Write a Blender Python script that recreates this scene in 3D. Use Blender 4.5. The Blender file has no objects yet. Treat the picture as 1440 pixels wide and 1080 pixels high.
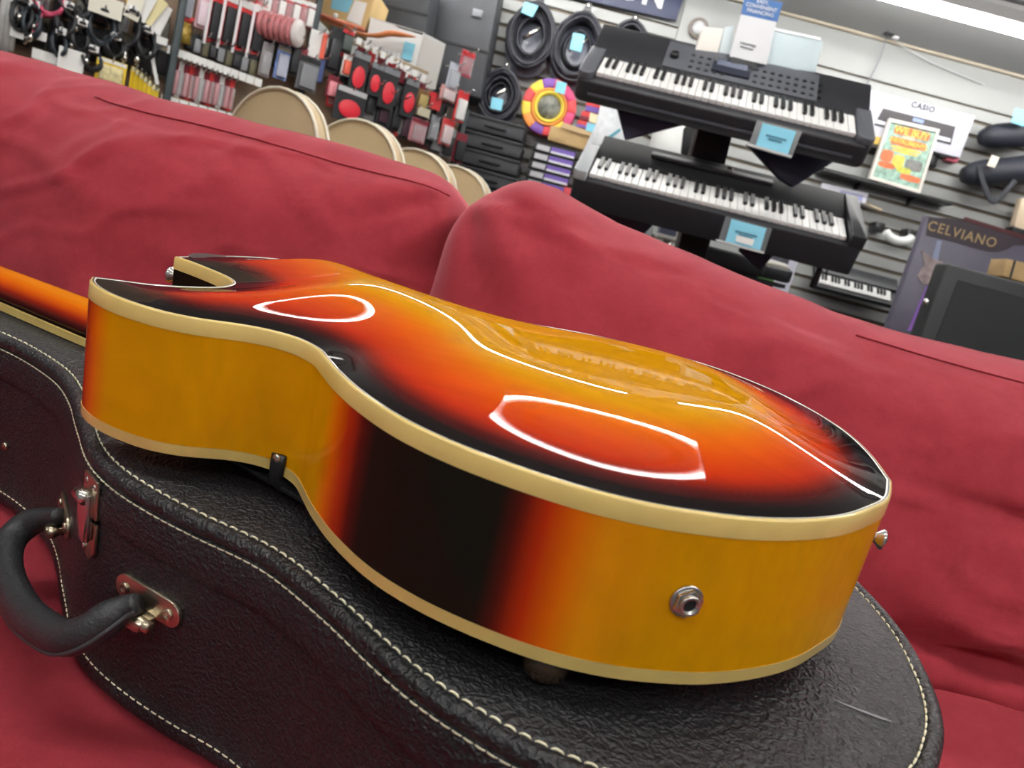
import bpy, bmesh, math, random
import numpy as np
from mathutils import Vector as V, Matrix, noise, geometry

random.seed(7)
scn = bpy.context.scene
col = scn.collection
PI = math.pi

# ------------------------------------------------------------------ camera
FPX = 1040.0                                   # focal length in pixels of a 1440x1080 frame
PITCH, ROLL = math.radians(10), math.radians(15)
CAM = V((0, 0, 0.80))
c_r = V((math.cos(ROLL), math.sin(ROLL) * math.sin(PITCH), math.sin(ROLL) * math.cos(PITCH)))
c_u = V((-math.sin(ROLL), math.cos(ROLL) * math.sin(PITCH), math.cos(ROLL) * math.cos(PITCH)))
c_f = V((0, math.cos(PITCH), -math.sin(PITCH)))
cam = bpy.data.objects.new('camera', bpy.data.cameras.new('camera'))
col.objects.link(cam)
cam.matrix_world = Matrix(((c_r.x, c_u.x, -c_f.x, CAM.x), (c_r.y, c_u.y, -c_f.y, CAM.y),
                           (c_r.z, c_u.z, -c_f.z, CAM.z), (0, 0, 0, 1)))
cam.data.sensor_width = 36
cam.data.lens = 36 * FPX / 1440
cam.data.clip_start = 0.02
cam.data.dof.use_dof = True
cam.data.dof.focus_distance = 0.52
cam.data.dof.aperture_fstop = 13
scn.camera = cam

# ------------------------------------------------------------------ world and exposure
scn.view_settings.view_transform = 'Standard'
scn.view_settings.look = 'None'
scn.view_settings.gamma = 1
scn.view_settings.use_curve_mapping = False
scn.view_settings.exposure = 0.4
w = bpy.data.worlds.new('world'); scn.world = w; w.use_nodes = True
w.node_tree.nodes['Background'].inputs[0].default_value = (.9, .95, 1, 1)
w.node_tree.nodes['Background'].inputs[1].default_value = 0.25
TUBE_POWER = 42.0
WALL_Y, CEIL_Z = 4.5, 2.44
# fluorescent fixtures: (centre x, y, length), all parallel to the back wall
FIXTURES = [(2.1, 3.78, 2.4), (-0.9, 3.78, 3.0),
            (0.25, 1.95, 1.2), (-1.08, 1.95, 1.2), (1.95, 1.95, 1.2),
            (1.9, 0.25, 2.4), (-0.75, 0.25, 2.4),
            (1.45, -1.45, 2.4), (-1.2, -1.45, 2.4)]

# pixel -> ray; used only to read real positions at a chosen real depth
def ray(px, py): return c_f + c_r * ((px - 720) / FPX) - c_u * ((py - 540) / FPX)
def at(px, py, Y): q = ray(px, py); return CAM + q * (Y / q.y)
def atz(px, py, Z): q = ray(px, py); return CAM + q * ((Z - CAM.z) / q.z)

# ------------------------------------------------------------------ materials
MATS = {}
def mat(name, c, rough=.5, metal=0., bump=0., bscale=60., var=0., vscale=8., coat=0., emis=0., trans=0., sheen=0., spec=.5, alpha=1.):
    if name in MATS: return MATS[name]
    m = bpy.data.materials.new(name); m.use_nodes = True
    nt = m.node_tree; b = nt.nodes['Principled BSDF']; L = nt.links.new
    c4 = (c[0], c[1], c[2], 1)
    b.inputs['Base Color'].default_value = c4
    b.inputs['Roughness'].default_value = rough
    b.inputs['Metallic'].default_value = metal
    b.inputs['Specular IOR Level'].default_value = spec
    b.inputs['Coat Weight'].default_value = coat
    b.inputs['Coat Roughness'].default_value = .03
    b.inputs['Transmission Weight'].default_value = trans
    b.inputs['Sheen Weight'].default_value = sheen
    b.inputs['Alpha'].default_value = alpha
    if emis: b.inputs['Emission Color'].default_value = c4; b.inputs['Emission Strength'].default_value = emis
    if var or bump:
        tc = nt.nodes.new('ShaderNodeTexCoord')
    if var:
        n = nt.nodes.new('ShaderNodeTexNoise'); n.inputs['Scale'].default_value = vscale; n.inputs['Detail'].default_value = 5
        L(tc.outputs['Object'], n.inputs['Vector'])
        r = nt.nodes.new('ShaderNodeValToRGB')
        r.color_ramp.elements[0].position = .3; r.color_ramp.elements[1].position = .7
        r.color_ramp.elements[0].color = tuple(x * (1 - var) for x in c) + (1,)
        r.color_ramp.elements[1].color = tuple(min(1, x * (1 + var)) for x in c) + (1,)
        L(n.outputs['Fac'], r.inputs[0]); L(r.outputs[0], b.inputs['Base Color'])
    if bump:
        n2 = nt.nodes.new('ShaderNodeTexNoise'); n2.inputs['Scale'].default_value = bscale; n2.inputs['Detail'].default_value = 4
        L(tc.outputs['Object'], n2.inputs['Vector'])
        bp = nt.nodes.new('ShaderNodeBump'); bp.inputs['Strength'].default_value = bump; bp.inputs['Distance'].default_value = .002
        L(n2.outputs['Fac'], bp.inputs['Height']); L(bp.outputs[0], b.inputs['Normal'])
    MATS[name] = m
    return m

def lacquer_mat():
    m = bpy.data.materials.new('sunburst_lacquer'); m.use_nodes = True
    nt = m.node_tree; b = nt.nodes['Principled BSDF']; L = nt.links.new
    a = nt.nodes.new('ShaderNodeAttribute'); a.attribute_name = 'burst'
    tc = nt.nodes.new('ShaderNodeTexCoord'); mp = nt.nodes.new('ShaderNodeMapping')
    mp.inputs['Scale'].default_value = (3, 90, 20)
    L(tc.outputs['Object'], mp.inputs['Vector'])
    n = nt.nodes.new('ShaderNodeTexNoise'); n.inputs['Scale'].default_value = 2.; n.inputs['Detail'].default_value = 6
    L(mp.outputs[0], n.inputs['Vector'])
    r = nt.nodes.new('ShaderNodeMapRange'); r.inputs[3].default_value = .86; r.inputs[4].default_value = 1.1
    L(n.outputs['Fac'], r.inputs[0])
    mx = nt.nodes.new('ShaderNodeVectorMath'); mx.operation = 'SCALE'
    L(a.outputs['Color'], mx.inputs[0]); L(r.outputs[0], mx.inputs['Scale'])
    L(mx.outputs[0], b.inputs['Base Color'])
    b.inputs['Roughness'].default_value = .35
    b.inputs['Coat Weight'].default_value = .65
    b.inputs['Coat Roughness'].default_value = .012
    b.inputs['Coat IOR'].default_value = 1.24
    b.inputs['Specular IOR Level'].default_value = .0
    return m

def leather_mat():
    m = bpy.data.materials.new('case_leatherette'); m.use_nodes = True
    nt = m.node_tree; b = nt.nodes['Principled BSDF']; L = nt.links.new
    tc = nt.nodes.new('ShaderNodeTexCoord')
    v = nt.nodes.new('ShaderNodeTexVoronoi'); v.feature = 'SMOOTH_F1'; v.inputs['Scale'].default_value = 330; v.inputs['Smoothness'].default_value = .35
    nn = nt.nodes.new('ShaderNodeTexNoise'); nn.inputs['Scale'].default_value = 160; nn.inputs['Detail'].default_value = 3
    L(tc.outputs['Object'], nn.inputs['Vector'])
    ad = nt.nodes.new('ShaderNodeVectorMath'); ad.operation = 'MULTIPLY_ADD'
    ad.inputs[1].default_value = (.010, .010, .010)
    L(nn.outputs['Color'], ad.inputs[0]); L(tc.outputs['Object'], ad.inputs[2]); L(ad.outputs[0], v.inputs['Vector'])
    bp = nt.nodes.new('ShaderNodeBump'); bp.inputs['Strength'].default_value = .8; bp.inputs['Distance'].default_value = .0016
    L(v.outputs['Distance'], bp.inputs['Height']); L(bp.outputs[0], b.inputs['Normal'])
    n = nt.nodes.new('ShaderNodeTexNoise'); n.inputs['Scale'].default_value = 9; n.inputs['Detail'].default_value = 6
    L(tc.outputs['Object'], n.inputs['Vector'])
    r = nt.nodes.new('ShaderNodeValToRGB')
    r.color_ramp.elements[0].position = .3; r.color_ramp.elements[0].color = (.011, .012, .014, 1)
    r.color_ramp.elements[1].position = .75; r.color_ramp.elements[1].color = (.024, .024, .027, 1)
    L(n.outputs['Fac'], r.inputs[0]); L(r.outputs[0], b.inputs['Base Color'])
    b.inputs['Roughness'].default_value = .40
    b.inputs['Specular IOR Level'].default_value = .48
    return m

def fabric_mat():
    m = bpy.data.materials.new('red_microfibre'); m.use_nodes = True
    nt = m.node_tree; b = nt.nodes['Principled BSDF']; L = nt.links.new
    tc = nt.nodes.new('ShaderNodeTexCoord')
    n = nt.nodes.new('ShaderNodeTexNoise'); n.inputs['Scale'].default_value = 22; n.inputs['Detail'].default_value = 10; n.inputs['Roughness'].default_value = .8
    L(tc.outputs['Object'], n.inputs['Vector'])
    r = nt.nodes.new('ShaderNodeValToRGB')
    r.color_ramp.elements[0].position = .3; r.color_ramp.elements[0].color = (.27, .026, .037, 1)
    r.color_ramp.elements[1].position = .72; r.color_ramp.elements[1].color = (.37, .042, .057, 1)
    L(n.outputs['Fac'], r.inputs[0]); L(r.outputs[0], b.inputs['Base Color'])
    w1 = nt.nodes.new('ShaderNodeTexNoise'); w1.inputs['Scale'].default_value = 700; w1.inputs['Detail'].default_value = 2
    L(tc.outputs['Object'], w1.inputs['Vector'])
    bp = nt.nodes.new('ShaderNodeBump'); bp.inputs['Strength'].default_value = .35; bp.inputs['Distance'].default_value = .0008
    L(w1.outputs['Fac'], bp.inputs['Height']); L(bp.outputs[0], b.inputs['Normal'])
    b.inputs['Roughness'].default_value = .95
    b.inputs['Specular IOR Level'].default_value = .1
    b.inputs['Sheen Weight'].default_value = .7
    b.inputs['Sheen Roughness'].default_value = .35
    b.inputs['Sheen Tint'].default_value = (1, .42, .47, 1)
    return m

LAC, LEA, FAB = lacquer_mat(), leather_mat(), fabric_mat()
CREAM = mat('cream_binding', (.80, .59, .19), .3, coat=.6, var=.05, vscale=40)
BLACKP = mat('black_plastic', (.012, .012, .014), .35, bump=.1, bscale=300)
BLACKM = mat('black_matte', (.016, .017, .02), .6, bump=.15, bscale=200)
DGREY = mat('dark_grey', (.05, .053, .06), .55, bump=.2, bscale=120, var=.15)
CHAR = mat('charcoal_plastic', (.018, .019, .023), .45, var=.1)
NICKEL = mat('nickel', (.62, .60, .56), .22, 1., var=.08, vscale=60)
BRASSY = mat('aged_nickel', (.50, .44, .33), .32, 1., bump=.2, bscale=120, var=.2, vscale=50)
THREAD = mat('cream_thread', (.92, .86, .62), .8)
WHITE = mat('white_card', (.82, .82, .80), .6, var=.04)
PAPER = mat('paper_white', (.85, .85, .82), .7, var=.03)
WKEY = mat('white_key', (.86, .86, .84), .3)
BKEY = mat('black_key', (.012, .012, .013), .3)
LBLUE = mat('pale_blue_card', (.24, .62, .78), .6, var=.04)
RED = mat('red_card', (.62, .03, .035), .45, var=.08)
DRED = mat('maroon_card', (.22, .015, .03), .5, var=.1)
PINK = mat('pink_cable', (.72, .10, .20), .4)
YEL = mat('yellow_card', (.86, .62, .03), .5, var=.05)
TAN = mat('tan_enamel', (.60, .46, .27), .38, var=.05)
CREAMW = mat('cream_edge', (.78, .72, .58), .4)
CARD = mat('cardboard', (.50, .34, .16), .85, var=.1, vscale=20)
CLEAR = mat('clear_blister', (.80, .82, .85), .12, trans=.6, alpha=.7)
FROST = mat('frosted_acrylic', (.70, .82, .86), .35, trans=.35)
LGREY = mat('light_grey', (.55, .56, .57), .5, var=.05)
MGREY = mat('mid_grey', (.22, .23, .25), .5, var=.1)
PURP = mat('purple_card', (.16, .09, .42), .5, var=.1)
ORANGE = mat('orange_wood', (.58, .19, .06), .45, var=.2, vscale=14)
PEG = mat('brown_pegboard', (.27, .19, .13), .75, var=.15, vscale=5)
NAVY = mat('navy_sheet', (.018, .022, .05), .45, var=.1)
NAVYB = mat('navy_banner', (.03, .038, .085), .5, var=.05)
BLUES = mat('blue_sign', (.035, .13, .36), .5)
GOLD = mat('gold_print', (.42, .30, .15), .5)
GREEN = mat('leaf_green', (.10, .25, .06), .6, var=.3)
LILAC = mat('box_lilac', (.115, .105, .15), .45, var=.12, vscale=3)
PLUM = mat('box_plum', (.055, .042, .055), .4, var=.1)

# ------------------------------------------------------------------ builders
class MB:
    def __init__(s): s.v = []; s.f = []
    def add(s, vs, fs):
        o = len(s.v); s.v += [tuple(x) for x in vs]; s.f += [tuple(i + o for i in f) for f in fs]; return s
    def box(s, c, d, M=None):
        x, y, z = d[0] / 2, d[1] / 2, d[2] / 2
        vs = [V((a * x, b * y, e * z)) for a in (-1, 1) for b in (-1, 1) for e in (-1, 1)]
        if M: vs = [M @ p for p in vs]
        vs = [p + V(c) for p in vs]
        return s.add(vs, [(0, 1, 3, 2), (4, 6, 7, 5), (0, 4, 5, 1), (2, 3, 7, 6), (0, 2, 6, 4), (1, 5, 7, 3)])
    def tube(s, pts, r, n=8, closed=False, caps=True, flat=1.0, up=None):
        pts = [V(p) for p in pts]; N = len(pts); rs = r if hasattr(r, '__len__') else [r] * N
        o = len(s.v); prev = V(up) if up else None
        for i, p in enumerate(pts):
            if closed: t = pts[(i + 1) % N] - pts[i - 1]
            else: t = pts[min(i + 1, N - 1)] - pts[max(i - 1, 0)]
            t.normalize()
            if prev is None: prev = V((0, 0, 1)) if abs(t.z) < .9 else V((1, 0, 0))
            a = prev - t * prev.dot(t); a.normalize(); b = t.cross(a)
            if not up: prev = a
            for k in range(n):
                q = 2 * PI * k / n
                s.v.append(tuple(p + a * math.cos(q) * rs[i] * flat + b * math.sin(q) * rs[i]))
        for i in range(N if closed else N - 1):
            for k in range(n):
                s.f.append((o + i * n + k, o + i * n + (k + 1) % n, o + ((i + 1) % N) * n + (k + 1) % n, o + ((i + 1) % N) * n + k))
        if caps and not closed:
            s.f.append(tuple(o + k for k in reversed(range(n)))); s.f.append(tuple(o + (N - 1) * n + k for k in range(n)))
        return s
    def cyl(s, a, b, r, r2=None, n=16): return s.tube([a, b], [r, r if r2 is None else r2], n)
    def lathe(s, prof, n=24, M=None):
        o = len(s.v); M = M or Matrix()
        for (r, z) in prof:
            for k in range(n):
                q = 2 * PI * k / n; s.v.append(tuple(M @ V((r * math.cos(q), r * math.sin(q), z))))
        for i in range(len(prof) - 1):
            for k in range(n):
                s.f.append((o + i * n + k, o + i * n + (k + 1) % n, o + (i + 1) * n + (k + 1) % n, o + (i + 1) * n + k))
        s.f.append(tuple(o + k for k in reversed(range(n)))); m = o + (len(prof) - 1) * n
        s.f.append(tuple(m + k for k in range(n))); return s
    def prism(s, poly, z0, z1, M=None):
        n = len(poly); M = M or Matrix()
        vs = [M @ V((p[0], p[1], z0)) for p in poly] + [M @ V((p[0], p[1], z1)) for p in poly]
        return s.add(vs, [tuple(reversed(range(n))), tuple(range(n, 2 * n))] + [(i, (i + 1) % n, n + (i + 1) % n, n + i) for i in range(n)])
    def slab(s, pts, d):
        n = len(pts); pts = [V(p) for p in pts]; d = V(d)
        return s.add(pts + [p + d for p in pts], [tuple(range(n)), tuple(reversed(range(n, 2 * n)))] + [((i + 1) % n, i, n + i, n + (i + 1) % n) for i in range(n)])
    def ellipsoid(s, c, r, n=16, m=10, M=None):
        o = len(s.v); M = M or Matrix()
        for j in range(m + 1):
            th = PI * (j + .02) / (m + .04)
            for k in range(n):
                q = 2 * PI * k / n
                s.v.append(tuple(V(c) + M @ V((r[0] * math.sin(th) * math.cos(q), r[1] * math.sin(th) * math.sin(q), r[2] * math.cos(th)))))
        for j in range(m):
            for k in range(n): s.f.append((o + j * n + k, o + (j + 1) * n + k, o + (j + 1) * n + (k + 1) % n, o + j * n + (k + 1) % n))
        s.f.append(tuple(o + k for k in range(n))); s.f.append(tuple(o + m * n + k for k in reversed(range(n))))
        return s

def O(name, mb, m, parent=None, smooth=False, M=None, bevel=0., seg=2, kind=None, label=None):
    me = bpy.data.meshes.new(name)
    me.from_pydata(mb.v, [], mb.f)
    bm = bmesh.new(); bm.from_mesh(me)
    bmesh.ops.recalc_face_normals(bm, faces=bm.faces)
    if bevel:
        ed = [e for e in bm.edges if len(e.link_faces) == 2 and e.calc_face_angle(0) > .5]
        bmesh.ops.bevel(bm, geom=ed, offset=bevel, segments=seg, affect='EDGES', profile=.5, clamp_overlap=True)
    bm.to_mesh(me); bm.free()
    if smooth or bevel:
        me.shade_smooth()
        if smooth is not True or bevel: me.set_sharp_from_angle(angle=math.radians(40))
    if m: me.materials.append(m)
    o = bpy.data.objects.new(name, me); col.objects.link(o)
    if M is not None: o.matrix_basis = M
    if parent: o.parent = parent
    if kind: o['kind'] = kind
    if label: o['label'] = label
    return o
def tag(o, label, cat, group=None):
    o['label'] = label; o['category'] = cat
    if group: o['group'] = group
    return o
def thing(name, label, cat, M=None, group=None):
    o = bpy.data.objects.new(name, None); col.objects.link(o); o.empty_display_size = .05
    if M is not None: o.matrix_basis = M
    return tag(o, label, cat, group)
def dup(root, M, label=None, group=None):
    def cp(o, par):
        c = o.copy(); col.objects.link(c); c.parent = par
        for ch in o.children: cp(ch, c)
        return c
    r = cp(root, None); r.matrix_basis = M
    if label: r['label'] = label
    if group: r['group'] = group
    return r
def struct(o): o['kind'] = 'structure'; return o
def text_mb(body, size, depth=.0006, font_space=1.0, M=None, align='CENTER', shear=0, bold=0.):
    cu = bpy.data.curves.new('lettering', 'FONT'); cu.body = body; cu.size = size; cu.extrude = depth
    cu.align_x = align; cu.align_y = 'CENTER'; cu.space_character = font_space; cu.shear = shear; cu.offset = bold; cu.resolution_u = 3
    ob = bpy.data.objects.new('lettering', cu); col.objects.link(ob)
    dg = bpy.context.evaluated_depsgraph_get(); me = bpy.data.meshes.new_from_object(ob.evaluated_get(dg))
    mb = MB(); M = M or Matrix()
    mb.add([M @ v.co for v in me.vertices], [tuple(p.vertices) for p in me.polygons])
    bpy.data.objects.remove(ob); bpy.data.curves.remove(cu); bpy.data.meshes.remove(me)
    return mb
def frame(o, x, y=None, z=None):
    "matrix with origin o, x axis x and z as near as can be to z"
    x = V(x).normalized(); z = V(z or (0, 0, 1)); y = z.cross(x).normalized(); z = x.cross(y)
    return Matrix(((x.x, y.x, z.x, o[0]), (x.y, y.y, z.y, o[1]), (x.z, y.z, z.z, o[2]), (0, 0, 0, 1)))
def smoothstep(a, b, x): t = min(1, max(0, (x - a) / (b - a))); return t * t * (3 - 2 * t)
def lerp_ramp(st, x):
    if x <= st[0][0]: return st[0][1]
    for (a, ca), (b, cb) in zip(st, st[1:]):
        if x <= b:
            t = (x - a) / (b - a); return tuple(p + (q - p) * t for p, q in zip(ca, cb))
    return st[-1][1]
def catmull(pts, closed=False, k=8):
    pts = [V(p) for p in pts]; n = len(pts); out = []
    for i in range(n if closed else n - 1):
        if closed: a, b, c, d = pts[i - 1], pts[i], pts[(i + 1) % n], pts[(i + 2) % n]
        else: a, b, c, d = pts[max(i - 1, 0)], pts[i], pts[i + 1], pts[min(i + 2, n - 1)]
        for j in range(k):
            t = j / k
            out.append(.5 * ((2 * b) + (c - a) * t + (2 * a - 5 * b + 4 * c - d) * t * t + (3 * b - a - 3 * c + d) * t ** 3))
    if not closed: out.append(pts[-1])
    return out
def resample(pts, step, closed=False):
    pts = [V(p) for p in pts]
    if closed: pts = pts + [pts[0]]
    L = [0]
    for a, b in zip(pts, pts[1:]): L.append(L[-1] + (b - a).length)
    n = max(2, round(L[-1] / step)); out = []; j = 0
    for i in range(n if closed else n + 1):
        t = L[-1] * i / n
        while j < len(L) - 2 and L[j + 1] < t: j += 1
        f = (t - L[j]) / max(1e-9, L[j + 1] - L[j]); out.append(pts[j].lerp(pts[j + 1], min(1, f)))
    return out
def offset_closed(pts, d):
    "offset a counter-clockwise closed 2D outline outwards by d"
    n = len(pts); out = []
    for i in range(n):
        t = pts[(i + 1) % n] - pts[i - 1]; nn = V((t.y, -t.x)).normalized(); out.append(pts[i] + nn * d)
    return out

ORD = ['first', 'second', 'third', 'fourth', 'fifth', 'sixth', 'seventh', 'eighth', 'ninth', 'tenth', 'eleventh', 'twelfth', 'thirteenth']
# ================================================================== THE ROOM
def build_room():
    X0, X1, Y0 = -3.4, 4.2, -3.2
    gw = mat('painted_wall', (.34, .34, .33), .7, bump=.1, bscale=80, var=.04, vscale=3)
    O('floor', MB().box(((X0 + X1) / 2, (WALL_Y + Y0) / 2, -.05), (X1 - X0, WALL_Y - Y0, .1)), mat('grey_carpet', (.13, .125, .12), .95, bump=.5, bscale=300, var=.15, vscale=40))
    struct(bpy.data.objects['floor'])
    struct(O('ceiling', MB().box(((X0 + X1) / 2, (WALL_Y + Y0) / 2, CEIL_Z + .05), (X1 - X0, WALL_Y - Y0 + .2, .1)), mat('ceiling_paint', (.36, .365, .36), .8, bump=.15, bscale=60, var=.06, vscale=2)))
    struct(O('wall_left', MB().box((X0 - .05, (WALL_Y + Y0) / 2, CEIL_Z / 2), (.1, WALL_Y - Y0, CEIL_Z)), gw))
    struct(O('wall_right', MB().box((X1 + .05, (WALL_Y + Y0) / 2, CEIL_Z / 2), (.1, WALL_Y - Y0, CEIL_Z)), gw))
    struct(O('wall_front', MB().box(((X0 + X1) / 2, Y0 - .05, CEIL_Z / 2), (X1 - X0, .1, CEIL_Z)), mat('dark_wall', (.30, .30, .31), .7, var=.1, vscale=2)))
    # slatwall: brown groove backing and each slat a board of its own
    wb = struct(O('wall_back', MB().box(((X0 + X1) / 2, WALL_Y + .05, CEIL_Z / 2), (X1 - X0, .1, CEIL_Z)), mat('groove_brown', (.17, .14, .10), .7)))
    sl = mat('slatwall_grey', (.34, .35, .34), .45, var=.05, vscale=2)
    pitch = .0762; first = None; z = CEIL_Z - .012
    while z - pitch > 0:
        h = pitch - .019 if z < CEIL_Z - .02 else .21 - .011
        if z >= CEIL_Z - .02:
            o = O('slat', MB().box(((X0 + X1) / 2, 0, 0), (X1 - X0, .018, h)), sl, wb, bevel=.002, seg=1, M=Matrix.Translation((0, WALL_Y - .009, z - h / 2)))
            z -= .21; continue
        if first is None:
            first = O('slat', MB().box(((X0 + X1) / 2, 0, 0), (X1 - X0, .018, h)), sl, wb, bevel=.002, seg=1, M=Matrix.Translation((0, WALL_Y - .009, z - h / 2)))
        else:
            c = first.copy(); col.objects.link(c); c.parent = wb; c.matrix_basis = Matrix.Translation((0, WALL_Y - .009, z - h / 2))
        z -= pitch
    # cove trim between wall and ceiling
    struct(O('trim_1', MB().box(((X0 + X1) / 2, WALL_Y - .03, CEIL_Z - .006), (X1 - X0, .03, .012)), mat('cove_trim', (.50, .44, .34), .6)))
    # plain flush panel interrupting the slats behind the keyboards
    a, b = at(948, 60, 4.47), at(1058, 60, 4.47)
    struct(O('trim_2', MB().box(((a.x + b.x) / 2, WALL_Y - .03, (1.62 + CEIL_Z - .02) / 2), (b.x - a.x, .026, CEIL_Z - .02 - 1.62)), mat('plain_panel', (.35, .36, .35), .6, var=.04), bevel=.003))
    # fluorescent fixtures
    tube = mat('fluorescent_tube', (1, .985, .96), .5, emis=TUBE_POWER)
    hous = mat('fixture_white', (.75, .75, .74), .5)
    lab = ['long fluorescent ceiling strip nearest the slatted back wall, right hand', 'long fluorescent ceiling strip nearest the slatted back wall, left hand',
           'fluorescent ceiling strip above and in front of the keyboards', 'fluorescent ceiling strip above the pegboard aisle', 'fluorescent ceiling strip towards the right wall',
           'fluorescent ceiling strip over the right half of the sofa', 'fluorescent ceiling strip over the left half of the sofa',
           'fluorescent ceiling strip behind the camera on the right', 'fluorescent ceiling strip behind the camera on the left']
    for (x, y, L), lb in zip(FIXTURES, lab):
        t = thing('ceiling_light', lb, 'ceiling light', Matrix.Translation((x, y, CEIL_Z)), 'fluorescent strips on the ceiling')
        O('housing', MB().prism([(-.085, 0), (-.085, -.02), (-.05, -.055), (.05, -.055), (.085, -.02), (.085, 0)], -L / 2, L / 2, Matrix.Rotation(PI / 2, 4, 'Y') @ Matrix.Rotation(PI / 2, 4, 'Z')), hous, t)
        O('tube', MB().cyl((-L / 2 + .03, 0, -.075), (L / 2 - .03, 0, -.075), .018, n=14), tube, t, smooth=True)
        for s in (-1, 1):
            O('end_cap', MB().box((s * (L / 2 - .012), 0, -.05), (.024, .15, .075)), hous, t, bevel=.004)
build_room()

# ================================================================== GUITAR
G_M = Matrix(((0.93601529, 0.35058674, -0.03105332, 0.21825081), (-0.35191483, 0.930844, -0.09841447, 0.40349411),
              (-0.00559701, 0.10304557, 0.99466089, 0.72986535), (0, 0, 0, 1)))
RIM = .085
def guitar_outline():
    near = [(0, .006), (.003, -.03), (.012, -.057), (.025, -.085), (.042, -.109), (.062, -.130), (.085, -.147), (.105, -.158), (.13, -.1665), (.16, -.171), (.19, -.1715),
            (.22, -.1665), (.25, -.1545), (.275, -.140), (.293, -.127), (.308, -.1165), (.325, -.112), (.34, -.114), (.355, -.122), (.375, -.139), (.395, -.148), (.42, -.151), (.44, -.1485), (.456, -.142), (.466, -.133)]
    notch = [(.466, -.133), (.457, -.122), (.444, -.107), (.435, -.085), (.432, -.066), (.437, -.049), (.451, -.039), (.47, -.034), (.493, -.031), (.512, -.030)]
    farp = [(.512, -.030), (.514, 0), (.512, .032), (.505, .061), (.491, .088), (.470, .106), (.445, .115), (.415, .117), (.385, .111), (.36, .103), (.34, .100), (.32, .103), (.30, .113), (.275, .131), (.25, .150),
            (.22, .168), (.19, .179), (.16, .183), (.13, .182), (.105, .175), (.08, .162), (.06, .145), (.04, .122), (.022, .091), (.009, .052), (0, .006)]
    out = []
    c = catmull([(-u, v) for u, v in near]); c2 = catmull([(-u, v) for u, v in notch]); c3 = catmull([(-u, v) for u, v in farp])
    for s in (c, c2, c3): out += resample(s, .003)[:-1]
    return [V((p.x, p.y)) for p in out][::-1]      # counter-clockwise seen from above
def poly_inside(P, poly):
    x, y = P[:, 0], P[:, 1]; ins = np.zeros(len(P), bool); n = len(poly)
    for i in range(n):
        a, b = poly[i], poly[(i + 1) % n]
        if a.y == b.y: continue
        c = ((a.y > y) != (b.y > y)) & (x < (b.x - a.x) * (y - a.y) / (b.y - a.y) + a.x); ins ^= c
    return ins
def edge_dist(P, poly):
    A = np.array([(p.x, p.y) for p in poly]); B = np.roll(A, -1, 0); D = B - A; d = np.full(len(P), 9.)
    for a, dd in zip(A, D):
        t = np.clip(((P - a) @ dd) / max(1e-12, dd @ dd), 0, 1); q = P - a - t[:, None] * dd; d = np.minimum(d, (q * q).sum(1))
    return np.sqrt(d)
AMB, ORG, REDB, DRB, BLK = (.55, .242, .002), (.60, .115, .004), (.42, .026, .006), (.085, .008, .007), (.010, .008, .008)
def set_burst(o, cols):
    at_ = o.data.color_attributes.new('burst', 'FLOAT_COLOR', 'POINT')
    at_.data.foreach_set('color', np.array([c + (1,) for c in cols], dtype=np.float32).ravel())
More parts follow.
